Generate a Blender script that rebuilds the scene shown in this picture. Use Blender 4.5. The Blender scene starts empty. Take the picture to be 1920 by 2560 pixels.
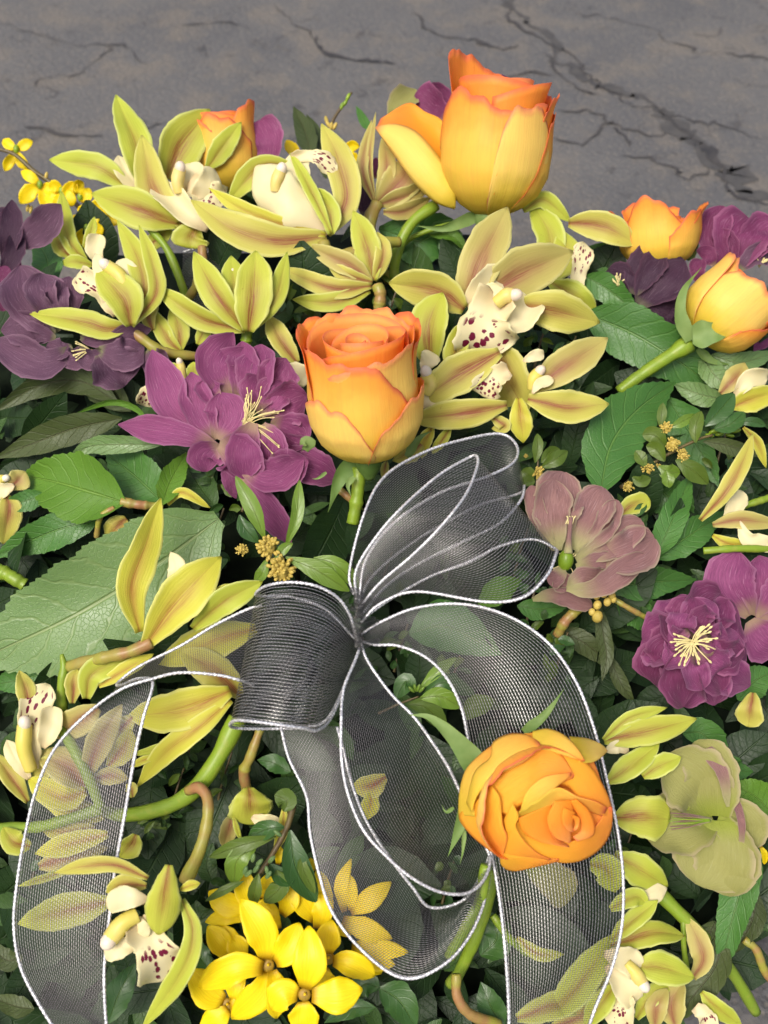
import bpy, math, random
import numpy as np
from mathutils import Vector
random.seed(7); rng = np.random.default_rng(7)
SC = bpy.context.scene; COL = SC.collection
R_ = math.radians

# ------------------------------------------------------------------ camera, sky, sun, exposure
PITCH = R_(50); CAMH = 0.68; FPX = 2790.0           # focal length in pixels of the 1920 x 2560 picture
cam = bpy.data.cameras.new('camera'); camo = bpy.data.objects.new('camera', cam); COL.objects.link(camo)
camo.location = (0, 0, CAMH); camo.rotation_euler = (R_(90) - PITCH, 0, 0)
cam.sensor_fit = 'VERTICAL'; cam.angle = 2 * math.atan(1280 / FPX)
cam.clip_start = 0.01; cam.clip_end = 100
cam.dof.use_dof = True; cam.dof.focus_distance = 0.60; cam.dof.aperture_fstop = 7.0
SC.camera = camo
world = bpy.data.worlds.new('World'); SC.world = world; world.use_nodes = True
wn = world.node_tree.nodes; wl = world.node_tree.links
sky = wn.new('ShaderNodeTexSky'); sky.sky_type = 'NISHITA'; sky.sun_disc = False
SUN_EL, SUN_AZ = R_(58), R_(215)
sky.sun_elevation = SUN_EL; sky.sun_rotation = SUN_AZ
sky.air_density = 1.0; sky.dust_density = 6.0; sky.ozone_density = 0.3
wl.new(sky.outputs[0], wn['Background'].inputs[0]); wn['Background'].inputs[1].default_value = 0.11
sun = bpy.data.lights.new('sun', 'SUN'); suno = bpy.data.objects.new('sun', sun); COL.objects.link(suno)
sun.energy = 1.5; sun.angle = R_(22); sun.color = (1, 0.98, 0.95)
sd = Vector((math.sin(SUN_AZ) * math.cos(SUN_EL), math.cos(SUN_AZ) * math.cos(SUN_EL), math.sin(SUN_EL)))
suno.rotation_euler = sd.to_track_quat('Z', 'Y').to_euler(); suno.location = sd * 3
vs = SC.view_settings
vs.view_transform = 'Standard'; vs.look = 'None'; vs.gamma = 1; vs.use_curve_mapping = False
vs.exposure = 0.66

# ------------------------------------------------------------------ geometry helpers
CF = np.array([0, math.cos(PITCH), -math.sin(PITCH)])   # camera forward / up / right
CU = np.array([0, math.sin(PITCH), math.cos(PITCH)]); CR = np.array([1.0, 0, 0]); CP = np.array([0, 0, CAMH])
def unproj(x, y, d):
    x, y, d = np.broadcast_arrays(np.asarray(x, float), np.asarray(y, float), np.asarray(d, float))
    return CP + d[..., None] * (CF + ((x - 960) / FPX)[..., None] * CR + ((1280 - y) / FPX)[..., None] * CU)
def base_depth(x, y):                                    # the mound of flowers, as distance from the viewer
    d = np.interp(y, [0, 300, 700, 1280, 1800, 2560], [.80, .765, .69, .605, .57, .55])
    return d + 0.018 * ((np.asarray(x, float) - 900) / 960) ** 2
def gnd(x, y, z=0.0):
    v = CF + (x - 960) / FPX * CR + (1280 - y) / FPX * CU
    return CP + v * ((z - CAMH) / v[2])
CROPS = dict(R1=(0, 200, 640), R2=(600, 200, 640), R3=(1280, 200, 640), R4=(0, 660, 640), R5=(600, 660, 640),
    R6=(1280, 760, 640), R7=(0, 1200, 640), R8=(560, 1040, 640), S1=(1100, 1040, 640), S2=(560, 1560, 640),
    S3=(1100, 1660, 640), S4=(1400, 1600, 520), S5=(0, 1700, 640), S6=(0, 2060, 640), S7=(440, 2060, 640),
    S8=(1080, 2060, 840), F=(0, 0, 1920))
CROPS = {k: (a, b, c / 1659.0) for k, (a, b, c) in CROPS.items()}
def src(crop, x, y):
    a, b, s = CROPS[crop]; return a + x * s, b + y * s
def crom(P, n):                                          # Catmull-Rom through the points, n samples
    P = np.asarray(P, float)
    if len(P) == 2: P = np.array([P[0], (P[0] + P[1]) / 2, P[1]])
    Q = np.vstack([2 * P[0] - P[1], P, 2 * P[-1] - P[-2]])
    seg = np.linalg.norm(np.diff(P, axis=0), axis=1) ** .7 + 1e-9
    cum = np.concatenate([[0], np.cumsum(seg)]) / seg.sum()
    t = np.linspace(0, 1, n); i = np.clip(np.searchsorted(cum, t, side='right') - 1, 0, len(P) - 2)
    f = ((t - cum[i]) / (cum[i + 1] - cum[i]))[:, None]
    a, b, c, d = Q[i], Q[i + 1], Q[i + 2], Q[i + 3]
    return .5 * (2 * b + (c - a) * f + (2 * a - 5 * b + 4 * c - d) * f ** 2 + (3 * b - a - 3 * c + d) * f ** 3)
def nrm(v): return v / (np.linalg.norm(v, axis=-1, keepdims=True) + 1e-12)
def link(name, me, parent=None):
    o = bpy.data.objects.new(name, me); COL.objects.link(o)
    if parent is not None: o.parent = parent
    return o
def tag(o, label=None, cat=None, group=None, kind=None):
    for k, v in (('label', label), ('category', cat), ('group', group), ('kind', kind)):
        if v: o[k] = v
    return o
def rawmesh(name, V, Fc, UV=None, mats=(), midx=None, smooth=True):
    me = bpy.data.meshes.new(name); me.from_pydata(np.asarray(V).tolist(), [], Fc if isinstance(Fc, list) else np.asarray(Fc).tolist())
    if UV is not None:
        l = me.uv_layers.new(name='UVMap'); vi = np.empty(len(me.loops), np.int32); me.loops.foreach_get('vertex_index', vi)
        l.data.foreach_set('uv', np.asarray(UV, np.float32)[vi].ravel())
    for m in mats: me.materials.append(m)
    if midx is not None: me.polygons.foreach_set('material_index', np.asarray(midx, np.int32))
    me.polygons.foreach_set('use_smooth', np.full(len(me.polygons), smooth)); me.update()
    return me
def gridfaces(nv, nu, off=0, flip=False, wrap=False):
    i, j = np.meshgrid(np.arange(nv - 1), np.arange(nu if wrap else nu - 1), indexing='ij')
    j2 = (j + 1) % nu
    q = np.stack([i * nu + j, i * nu + j2, (i + 1) * nu + j2, (i + 1) * nu + j], -1).reshape(-1, 4) + off
    return q[:, ::-1] if flip else q
def sheet(name, G, parent, org, mats, UV=None, thick=0.0):
    """a curved sheet (nv x nu x 3); with thickness it becomes a closed slab that thins to its rim"""
    nv, nu, _ = G.shape
    if UV is None:
        v, u = np.meshgrid(np.linspace(0, 1, nv), np.linspace(0, 1, nu), indexing='ij'); UV = np.stack([u, v], -1)
    V = (G - org).reshape(-1, 3); U = UV.reshape(-1, 2); Fs = gridfaces(nv, nu); mi = None
    if thick > 0:
        tu = np.gradient(G, axis=1); tv = np.gradient(G, axis=0); N = nrm(np.cross(tu, tv))
        uu = np.linspace(-1, 1, nu)[None, :, None]; vv = np.linspace(-1, 1, nv)[:, None, None]
        k = np.sqrt(np.clip(1 - .88 * np.maximum(np.abs(uu), np.abs(vv)) ** 4, 0, 1))
        B = (G + N * thick * k - org).reshape(-1, 3); n = nv * nu
        ring = np.concatenate([np.arange(nu), np.arange(2 * nu - 1, n, nu), np.arange(n - 2, n - nu - 1, -1), np.arange(n - 2 * nu, 0, -nu)])
        r2 = np.roll(ring, -1); rim = np.stack([ring, ring + n, r2 + n, r2], -1)
        V = np.vstack([V, B]); U = np.vstack([U, U])
        F2 = gridfaces(nv, nu, n)
        Fs = np.vstack([Fs[:, ::-1], F2, rim[:, ::-1]])
        mi = np.concatenate([np.zeros((nv - 1) * (nu - 1)), np.full((nv - 1) * (nu - 1), 1 if len(mats) > 1 else 0), np.zeros(len(rim))])
    return link(name, rawmesh(name, V, Fs, U, mats, mi), parent)
def tubemesh(name, C3, rad, mats, sides=8, org=0, cap=True, twist=0.0):
    n = len(C3); T = nrm(np.gradient(C3, axis=0)); rad = np.broadcast_to(rad, (n,))
    ref = np.array([.31, .22, .92]); A = nrm(np.cross(T, ref)); B = np.cross(T, A)
    a = np.linspace(0, 2 * math.pi, sides, endpoint=False)
    mod = np.ones((n, sides))
    if twist: 
        s = np.concatenate([[0], np.cumsum(np.linalg.norm(np.diff(C3, axis=0), axis=1))])
        mod = 1 + .22 * np.sin(2 * a[None, :] + twist * s[:, None])
    V = C3[:, None] + (rad[:, None] * mod)[..., None] * (np.cos(a)[None, :, None] * A[:, None] + np.sin(a)[None, :, None] * B[:, None])
    Fs = gridfaces(n, sides, wrap=True).tolist()
    if cap: Fs += [list(range(sides))[::-1], list(range((n - 1) * sides, n * sides))]
    v, u = np.meshgrid(np.linspace(0, 1, n), np.linspace(0, 1, sides), indexing='ij')
    return rawmesh(name, V.reshape(-1, 3) - org, Fs, np.stack([u, v], -1).reshape(-1, 2), mats)
def ballmesh(name, c, rx, ry, rz, ax, mats, org=0, n=10):
    """egg with its long axis along ax"""
    ax = nrm(np.asarray(ax, float)); a = nrm(np.cross(ax, [.3, .5, .81])); b = np.cross(ax, a)
    t = np.linspace(0.02, math.pi - .02, n); p = np.linspace(0, 2 * math.pi, n + 2, endpoint=False)
    V = c + (np.sin(t)[:, None, None] * (rx * np.cos(p)[None, :, None] * a + ry * np.sin(p)[None, :, None] * b) + rz * np.cos(t)[:, None, None] * ax)
    Fs = gridfaces(n, n + 2, wrap=True, flip=True).tolist() + [list(range(n + 2)), list(range((n - 1) * (n + 2), n * (n + 2)))[::-1]]
    v, u = np.meshgrid(np.linspace(0, 1, n), np.linspace(0, 1, n + 2), indexing='ij')
    return rawmesh(name, V.reshape(-1, 3) - org, Fs, np.stack([u, v], -1).reshape(-1, 2), mats)
_PR = dict(
    orch=([0, .1, .25, .48, .70, .85, .94, 1], [.28, .52, .85, 1.06, .94, .62, .30, .02]),
    obov=([0, .15, .35, .58, .76, .88, .95, 1], [.24, .62, 1.02, 1.22, 1.04, .62, .30, .01]),
    cupp=([0, .3, .6, .85, .95, 1], [.55, .98, 1.15, .86, .5, .05]),
    leafb=([0, .12, .35, .6, .82, .94, 1], [.15, .68, 1.0, .98, .70, .32, .01]),
    round=([0, .2, .5, .75, .9, .97, 1], [.2, .62, 1.0, 1.08, .84, .46, .05]),
    leaf=([0, .1, .3, .55, .8, 1], [.06, .5, .95, .95, .55, .01]),
    box=([0, .15, .4, .65, .88, 1], [.08, .5, .95, 1, .62, .06]),
    fors=([0, .15, .4, .62, .8, .92, 1], [.38, .62, 1.0, .98, .72, .38, .05]),
    lip=([0, .15, .4, .6, .8, .93, 1], [.4, .62, .66, .95, 1, .7, .1]),
    sep=([0, .2, .5, .8, 1], [.55, 1, .62, .2, .01]))
def prof(k, v):
    x, y = _PR[k]; d = np.linspace(-.06, 1.06, 240); yy = np.interp(d, x, y)
    yy[d < 0] = 2 * y[0] - np.interp(-d[d < 0], x, y); yy[d > 1] = 2 * y[-1] - np.interp(2 - d[d > 1], x, y)
    ker = np.hanning(25); ker /= ker.sum(); ys = np.convolve(yy, ker, 'same')
    return np.clip(np.interp(v, d[14:-14], ys[14:-14]), .004, 2)

# ------------------------------------------------------------------ procedural materials
class NB:
    def __init__(s, name):
        s.m = bpy.data.materials.new(name); s.m.use_nodes = True; s.t = s.m.node_tree; s.t.nodes.clear()
        s.out = s.new('ShaderNodeOutputMaterial')
    def new(s, k, **kw):
        n = s.t.nodes.new(k)
        for a, b in kw.items(): setattr(n, a, b)
        return n
    def put(s, sock, v):
        if isinstance(v, bpy.types.NodeSocket): s.t.links.new(v, sock)
        elif v is not None:
            if sock.type == 'RGBA' and len(v) == 3: v = (*v, 1)
            sock.default_value = v
    def math(s, op, a, b=None, c=None, clamp=False):
        n = s.new('ShaderNodeMath', operation=op, use_clamp=clamp)
        for i, x in enumerate((a, b, c)):
            if x is not None: s.put(n.inputs[i], x)
        return n.outputs[0]
    def ss(s, x, lo, hi):
        n = s.new('ShaderNodeMapRange', interpolation_type='SMOOTHSTEP')
        s.put(n.inputs[0], x); n.inputs[1].default_value = lo; n.inputs[2].default_value = hi; return n.outputs[0]
    def mix(s, f, a, b, blend='MIX'):
        n = s.new('ShaderNodeMix', data_type='RGBA', blend_type=blend)
        s.put(n.inputs[0], f); s.put(n.inputs[6], a); s.put(n.inputs[7], b); return n.outputs[2]
    def uv(s):
        n = s.new('ShaderNodeUVMap', uv_map='UVMap'); x = s.new('ShaderNodeSeparateXYZ'); s.t.links.new(n.outputs[0], x.inputs[0])
        return x.outputs[0], x.outputs[1]
    def vec(s, x, y, z=0.0):
        n = s.new('ShaderNodeCombineXYZ'); s.put(n.inputs[0], x); s.put(n.inputs[1], y); s.put(n.inputs[2], z); return n.outputs[0]
    def noise(s, vec, scale, detail=3, rough=.55, dist=0):
        n = s.new('ShaderNodeTexNoise'); s.put(n.inputs['Vector'], vec); n.inputs['Scale'].default_value = scale
        n.inputs['Detail'].default_value = detail; n.inputs['Roughness'].default_value = rough; n.inputs['Distortion'].default_value = dist; return n.outputs['Fac']
    def voro(s, vec, scale, feature='F1', rnd=1.0, out='Distance'):
        n = s.new('ShaderNodeTexVoronoi', feature=feature); s.put(n.inputs['Vector'], vec); n.inputs['Scale'].default_value = scale
        n.inputs['Randomness'].default_value = rnd; return n.outputs[out]
    def obj(s): return s.new('ShaderNodeTexCoord').outputs['Object']
    def rnd(s): return s.new('ShaderNodeObjectInfo').outputs['Random']
    def geo(s): return s.new('ShaderNodeNewGeometry').outputs['Position']
    def bump(s, h, strength=.3, dist=.0005):
        n = s.new('ShaderNodeBump'); n.inputs['Strength'].default_value = strength; n.inputs['Distance'].default_value = dist; s.put(n.inputs['Height'], h); return n.outputs[0]
    def pbr(s, col, rough=.5, spec=.4, metal=0, normal=None, sheen=0, coat=0, alpha=None):
        n = s.new('ShaderNodeBsdfPrincipled'); s.put(n.inputs['Base Color'], col); s.put(n.inputs['Roughness'], rough)
        n.inputs['Specular IOR Level'].default_value = spec; s.put(n.inputs['Metallic'], metal); s.put(n.inputs['Normal'], normal)
        n.inputs['Sheen Weight'].default_value = sheen; n.inputs['Coat Weight'].default_value = coat; n.inputs['Coat Roughness'].default_value = .3
        if alpha is not None: s.put(n.inputs['Alpha'], alpha)
        return n.outputs[0]
    def petalsh(s, col, tr=.3, rough=.5, spec=.35, normal=None, sheen=0, tcol=None):
        p = s.pbr(col, rough, spec, normal=normal, sheen=sheen)
        t = s.new('ShaderNodeBsdfTranslucent'); s.put(t.inputs[0], tcol if tcol is not None else col); s.put(t.inputs['Normal'], normal)
        m = s.new('ShaderNodeMixShader'); m.inputs[0].default_value = tr; s.t.links.new(p, m.inputs[1]); s.t.links.new(t.outputs[0], m.inputs[2])
        s.t.links.new(m.outputs[0], s.out.inputs[0]); return s.m
    def end(s, sh): s.t.links.new(sh, s.out.inputs[0]); return s.m
def center(n, u): return n.math('MULTIPLY', n.math('ABSOLUTE', n.math('SUBTRACT', u, .5)), 2)

def m_orchid(name, ca, cb, stripe, sfac, rim, blush=.5):
    n = NB(name); u, v = n.uv(); c = center(n, u); r = n.rnd(); o = n.obj()
    soft = n.noise(o, 55, 3)
    base = n.mix(n.math('ADD', n.math('MULTIPLY', r, .5), n.math('MULTIPLY', n.math('SUBTRACT', soft, .25), .9), clamp=True), ca, cb)
    st = n.noise(n.vec(n.math('MULTIPLY', u, 46), n.math('MULTIPLY', v, 3.2), n.math('MULTIPLY', r, 9)), 1, 4, .65)
    cw = n.math('ADD', c, n.math('MULTIPLY', n.math('SUBTRACT', soft, .5), .35))
    wide = n.math('MULTIPLY', n.math('SUBTRACT', 1, n.ss(cw, .1, .85)), n.math('SUBTRACT', 1, n.ss(v, .45, 1.0)))
    tan = n.mix(.45, stripe, ca)
    col = n.mix(n.math('MULTIPLY', wide, blush), base, tan)
    body = n.math('MULTIPLY', n.math('SUBTRACT', 1, n.ss(cw, .0, .5)), n.math('SUBTRACT', 1, n.ss(v, .3, .95)))
    mask = n.math('MULTIPLY', n.math('MULTIPLY', body, n.math('ADD', n.math('MULTIPLY', n.ss(st, .4, .66), .8), .25)), sfac, clamp=True)
    line = n.math('MULTIPLY', n.math('MULTIPLY', n.math('SUBTRACT', 1, n.ss(c, .0, .06)), n.ss(st, .3, .6)), n.math('SUBTRACT', .5 + sfac * .2, n.math('MULTIPLY', v, .5)), clamp=True)
    col = n.mix(mask, col, stripe); col = n.mix(line, col, stripe)
    col = n.mix(n.math('MULTIPLY', n.ss(c, .75, 1.0), .6), col, rim)
    col = n.mix(n.math('MULTIPLY', n.ss(st, .5, .72), .22), col, cb)
    par = n.math('SINE', n.math('ADD', n.math('MULTIPLY', u, 85), n.math('MULTIPLY', soft, 9))); col = n.mix(n.math('MULTIPLY', n.ss(par, .3, 1), .07), col, tan)
    sp = n.ss(n.noise(o, 420, 3, .7), .68, .74); col = n.mix(n.math('MULTIPLY', sp, .35), col, stripe)
    return n.petalsh(col, .34, .46, .32, n.bump(n.math('ADD', n.math('ADD', st, soft), n.math('MULTIPLY', par, .08)), .4, .0005))
def m_lip(name, spots=True):
    n = NB(name); u, v = n.uv(); c = center(n, u); r = n.rnd(); o = n.obj()
    base = n.mix(n.noise(o, 90, 2), (.78, .70, .36), (.84, .76, .50)); base = n.mix(n.math('MULTIPLY', n.ss(c, .8, 1), .5), base, (.8, .76, .42))
    base = n.mix(n.math('MULTIPLY', n.math('SUBTRACT', 1, n.ss(v, 0, .35)), .3), base, (.62, .35, .22))
    if spots:
        q = n.vec(n.math('ADD', n.math('MULTIPLY', u, 6), n.math('MULTIPLY', r, 37)), n.math('MULTIPLY', v, 7))
        d = n.math('ADD', n.voro(q, 1.25), n.math('MULTIPLY', n.noise(q, 5, 3), .3))
        m = n.math('MULTIPLY', n.math('SUBTRACT', 1, n.ss(d, .52, .59)), n.math('MULTIPLY', n.ss(v, .36, .52), n.math('SUBTRACT', 1, n.ss(v, .88, .97))))
        m = n.math('MULTIPLY', m, n.math('SUBTRACT', 1, n.ss(c, .74, .86)))
        base = n.mix(m, base, (.17, .006, .035))
    return n.petalsh(base, .3, .45, .35, n.bump(n.noise(o, 500, 2), .15, .0003))
def m_hell(name, ca, cb, basec, edge, vein=.35, tr=.28, bl=.3):
    n = NB(name); u, v = n.uv(); c = center(n, u); r = n.rnd(); o = n.obj()
    st = n.noise(n.vec(n.math('MULTIPLY', n.math('SUBTRACT', u, .5), 75), n.math('MULTIPLY', v, 5.0), n.math('MULTIPLY', r, 9)), 1, 4, .65, .3)
    col = n.mix(n.math('ADD', n.math('MULTIPLY', n.noise(o, 45, 2), .8), n.math('MULTIPLY', r, .35), clamp=True), ca, cb)
    col = n.mix(n.math('MULTIPLY', n.ss(st, .45, .7), vein), col, n.mix(.5, cb, (.02, .0, .02), 'MULTIPLY'))
    col = n.mix(n.math('MULTIPLY', n.math('SUBTRACT', 1, n.ss(st, .28, .45)), vein * .8), col, n.mix(.55, ca, (.9, .7, .8)))
    col = n.mix(n.math('MULTIPLY', n.math('SUBTRACT', 1, n.ss(v, .02, bl)), .85), col, basec)
    col = n.mix(n.math('MULTIPLY', n.ss(c, .82, 1), .65), col, edge)  # lighter margin: edge tint strengthened as a painted rim highlight between petals
    fb = n.noise(o, 900, 2, .6); return n.petalsh(col, tr, .55, .3, n.bump(n.math('ADD', st, n.math('MULTIPLY', fb, .5)), .85, .0005), sheen=.08)
def m_rose(name, low, mid, top, rim, rimw=.05):
    n = NB(name); u, v = n.uv(); c = center(n, u); o = n.obj(); r = n.rnd()
    ns = n.noise(o, 55, 3); vv = n.math('ADD', v, n.math('MULTIPLY', n.math('SUBTRACT', ns, .5), .45))
    col = n.mix(n.ss(vv, .05, .62), low, mid); col = n.mix(n.ss(vv, .5, 1.0), col, top)
    fine = n.noise(n.vec(n.math('MULTIPLY', u, 60), n.math('MULTIPLY', v, 3), r), 1, 3, .6)
    col = n.mix(n.math('MULTIPLY', n.ss(fine, .42, .72), .09), col, rim); br = n.ss(n.noise(o, 160, 4, .7), .66, .78); col = n.mix(n.math('MULTIPLY', br, .3), col, rim)
    e = n.math('MAXIMUM', n.ss(n.math('ADD', v, n.math('MULTIPLY', n.math('SUBTRACT', ns, .5), .1)), 1 - rimw * 1.5, 1.0), n.math('MULTIPLY', n.ss(c, .93, 1.0), n.ss(v, .4, .8)))
    col = n.mix(n.math('MULTIPLY', e, .85), col, rim)
    return n.petalsh(col, .34, .5, .25, n.bump(n.math('ADD', fine, n.math('MULTIPLY', ns, 2)), .55, .0005))
def m_leaf(name, ca, cb, vein, rough=.38, spec=.5, nvein=9, vf=.35, tr=.12, under=None):
    n = NB(name); u, v = n.uv(); c = center(n, u); o = n.obj(); r = n.rnd()
    ns = n.noise(o, 38, 4); col = n.mix(n.math('ADD', n.math('MULTIPLY', ns, .8), n.math('MULTIPLY', r, .4), clamp=True), ca, cb)
    ph = n.math('ADD', n.math('SUBTRACT', n.math('MULTIPLY', v, nvein), n.math('MULTIPLY', c, 1.5)), n.math('MULTIPLY', n.noise(o, 45, 3), 1.3))
    w = n.math('ABSOLUTE', n.math('SUBTRACT', n.math('FRACT', ph), .5))
    side = n.math('SUBTRACT', 1, n.ss(w, .02, .10)); cell = n.voro(o, 420, 'DISTANCE_TO_EDGE')
    net = n.math('SUBTRACT', 1, n.ss(cell, .0, .1)); rib = n.math('SUBTRACT', 1, n.ss(c, .015, .06))
    k = n.math('MAXIMUM', rib, n.math('MULTIPLY', n.math('MAXIMUM', side, n.math('MULTIPLY', net, .3)), vf))
    col = n.mix(n.math('MULTIPLY', k, .42), col, vein)
    spk = n.ss(n.noise(o, 190, 3, .7), .66, .75); col = n.mix(n.math('MULTIPLY', spk, .25), col, vein)
    h = n.math('SUBTRACT', n.math('MULTIPLY', ns, .6), n.math('MULTIPLY', k, .9))
    return n.petalsh(col, tr, n.math('ADD', rough - .06, n.math('MULTIPLY', n.noise(o, 70, 3), .25)), spec, n.bump(h, .9, .0008))
def m_plain(name, a, b, scale=120, rough=.5, spec=.4, tr=.1, bump=.2):
    n = NB(name); o = n.obj(); ns = n.noise(o, scale, 3)
    col = n.mix(n.ss(n.math('ADD', ns, n.math('MULTIPLY', n.math('SUBTRACT', n.rnd(), .5), .3)), .25, .75), a, b)
    return n.petalsh(col, tr, rough, spec, n.bump(ns, bump, .0005))
def m_stem(name, a, b, c2):
    n = NB(name); u, v = n.uv(); o = n.obj()
    col = n.mix(n.ss(n.noise(n.vec(0.0, n.math('MULTIPLY', v, 3.0), n.math('MULTIPLY', n.rnd(), 20)), 1, 2), .35, .68), a, b)
    col = n.mix(n.math('MULTIPLY', n.ss(n.noise(o, 200, 3), .5, .7), .5), col, c2)
    return n.petalsh(col, .12, .4, .45, n.bump(n.noise(n.vec(n.math('MULTIPLY', u, 20), n.math('MULTIPLY', v, 4)), 1, 2), .15, .0004))
def m_fors():
    n = NB('forsythia_yellow'); u, v = n.uv(); c = center(n, u); o = n.obj()
    st = n.noise(n.vec(n.math('MULTIPLY', u, 18), n.math('MULTIPLY', v, 1.5)), 1, 2)
    col = n.mix(n.ss(st, .3, .7), (.94, .76, .008), (.89, .67, .005)); col = n.mix(n.math('MULTIPLY', n.math('SUBTRACT', 1, n.ss(v, .0, .2)), .85), col, (.40, .20, .006))
    return n.petalsh(col, .3, .42, .4, n.bump(st, .35, .0006))
def m_ribbon():
    n = NB('sheer_ribbon_weave'); u, v = n.uv()      # uv in metres: u across, v along
    wob = n.math('MULTIPLY', n.noise(n.vec(n.math('MULTIPLY', u, 60), n.math('MULTIPLY', v, 60)), 1, 2), .0008)
    fu = n.math('ABSOLUTE', n.math('SUBTRACT', n.math('FRACT', n.math('MULTIPLY', n.math('ADD', u, wob), 1 / .00115)), .5))
    fv = n.math('ABSOLUTE', n.math('SUBTRACT', n.math('FRACT', n.math('MULTIPLY', n.math('ADD', v, wob), 1 / .00095)), .5))
    a = n.math('SUBTRACT', 1, n.ss(fu, .08, .13)); b = n.math('SUBTRACT', 1, n.ss(fv, .075, .12))
    cov = n.math('MAXIMUM', a, b)
    alt = n.math('GREATER_THAN', n.math('SINE', n.math('ADD', n.math('MULTIPLY', v, math.pi / .00095), n.math('MULTIPLY', n.math('FLOOR', n.math('MULTIPLY', u, 1 / .00115)), math.pi))), 0)
    silver = n.math('MULTIPLY', a, n.math('ADD', .45, n.math('MULTIPLY', alt, .55)))
    col = n.mix(silver, (.009, .0088, .0094), (.31, .305, .295))
    p = n.pbr(col, .38, .5, metal=n.math('MULTIPLY', silver, .6), normal=n.bump(n.math('MAXIMUM', a, b), .5, .0003), sheen=.0)
    t = n.new('ShaderNodeBsdfTransparent'); m = n.new('ShaderNodeMixShader'); n.put(m.inputs[0], cov)
    n.t.links.new(t.outputs[0], m.inputs[1]); n.t.links.new(p, m.inputs[2]); return n.end(m.outputs[0])
def m_wire():
    n = NB('silver_braid'); o = n.obj(); w = n.math('ADD', n.voro(o, 900), n.math('MULTIPLY', n.math('SUBTRACT', n.noise(o, 60, 3), .5), .7))
    return n.end(n.pbr(n.mix(n.ss(w, .2, .6), (.86, .86, .86), (.50, .50, .52)), .35, .6, metal=.45, normal=n.bump(w, .6, .0004)))
def m_asphalt():
    n = NB('old_asphalt'); p = n.geo()
    big = n.noise(p, 2.6, 4, .6, .4); mid = n.noise(p, 14, 4, .65); fine = n.noise(p, 260, 3, .7); agg = n.voro(p, 190)
    col = n.mix(n.ss(big, .3, .7), (.084, .084, .087), (.116, .113, .110))
    col = n.mix(n.math('MULTIPLY', n.ss(mid, .46, .66), .65), col, (.150, .132, .110))
    col = n.mix(n.math('MULTIPLY', n.ss(n.noise(p, 26, 5, .75, .8), .56, .68), .6), col, (.035, .034, .036))
    col = n.mix(n.math('MULTIPLY', n.math('SUBTRACT', 1, n.ss(agg, .1, .42)), .42), col, (.21, .185, .15))
    col = n.mix(n.math('MULTIPLY', n.ss(fine, .55, .7), .5), col, (.045, .043, .043))
    wp = n.new('ShaderNodeVectorMath', operation='ADD'); n.t.links.new(p, wp.inputs[0])
    nz = n.new('ShaderNodeTexNoise'); nz.inputs['Scale'].default_value = 9; nz.inputs['Detail'].default_value = 5; n.t.links.new(p, nz.inputs['Vector'])
    sc = n.new('ShaderNodeVectorMath', operation='SCALE'); sc.inputs[3].default_value = .17; n.t.links.new(nz.outputs['Color'], sc.inputs[0]); n.t.links.new(sc.outputs[0], wp.inputs[1])
    cr = n.voro(wp.outputs[0], 3.1, 'DISTANCE_TO_EDGE'); gate = n.ss(n.noise(p, 3.7, 2), .56, .7)
    ck = n.math('MULTIPLY', n.math('SUBTRACT', 1, n.ss(cr, .004, .022)), gate)
    col = n.mix(n.math('MULTIPLY', ck, .5), col, (.036, .036, .04))
    h = n.math('SUBTRACT', n.math('ADD', n.math('MULTIPLY', fine, .5), agg), n.math('MULTIPLY', ck, 1.5))
    return n.end(n.pbr(col, .82, .3, normal=n.bump(h, .6, .002)))

M = {}
M['o_green'] = m_orchid('orchid_green', (.59, .62, .085), (.50, .54, .06), (.28, .06, .03), 1.3, (.76, .79, .30), .42)
M['o_tan'] = m_orchid('orchid_tan', (.63, .60, .12), (.56, .53, .09), (.29, .055, .04), 1.4, (.79, .78, .32), .6)
M['o_pink'] = m_orchid('orchid_olive_pink', (.60, .53, .16), (.52, .46, .12), (.30, .08, .055), 1.25, (.75, .72, .30), .8)
M['o_yel'] = m_orchid('orchid_yellow', (.69, .67, .08), (.61, .60, .06), (.38, .11, .035), 1.0, (.83, .82, .33), .35)
M['o_lime'] = m_orchid('orchid_lime', (.59, .65, .085), (.51, .57, .06), (.31, .13, .03), .9, (.77, .81, .33), .3)
M['lip'] = m_lip('orchid_lip_spotted'); M['cream'] = m_lip('orchid_lip_cream', False)
M['column'] = m_plain('orchid_column', (.72, .62, .12), (.78, .62, .22), 80, .4, .4, .2)
M['cap'] = m_plain('orchid_anther_cap', (.86, .78, .62), (.80, .66, .50), 200, .35, .5, .2)
M['h_purple'] = m_hell('hellebore_purple', (.37, .095, .235), (.23, .045, .14), (.44, .32, .19), (.46, .20, .33), .55)
M['h_deep'] = m_hell('hellebore_deep_purple', (.26, .055, .15), (.16, .025, .088), (.40, .28, .16), (.40, .14, .26), .5, bl=.2)
M['h_dusk'] = m_hell('hellebore_dusky_purple', (.185, .085, .135), (.115, .05, .095), (.26, .26, .12), (.32, .18, .25), .45, bl=.16)
M['h_dark'] = m_hell('hellebore_dark', (.075, .03, .06), (.042, .016, .037), (.16, .14, .09), (.14, .06, .1), .3, bl=.15)
M['h_mauve'] = m_hell('hellebore_mauve', (.38, .22, .185), (.27, .125, .13), (.48, .48, .20), (.46, .40, .26), .55, bl=.5)
M['h_green'] = m_hell('hellebore_pale_green', (.38, .37, .12), (.31, .31, .085), (.30, .36, .04), (.50, .40, .26), .15, bl=.4)
M['rose_out'] = m_rose('rose_outside', (.80, .60, .06), (.94, .62, .10), (.95, .43, .06), (.72, .15, .08), .07)
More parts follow.
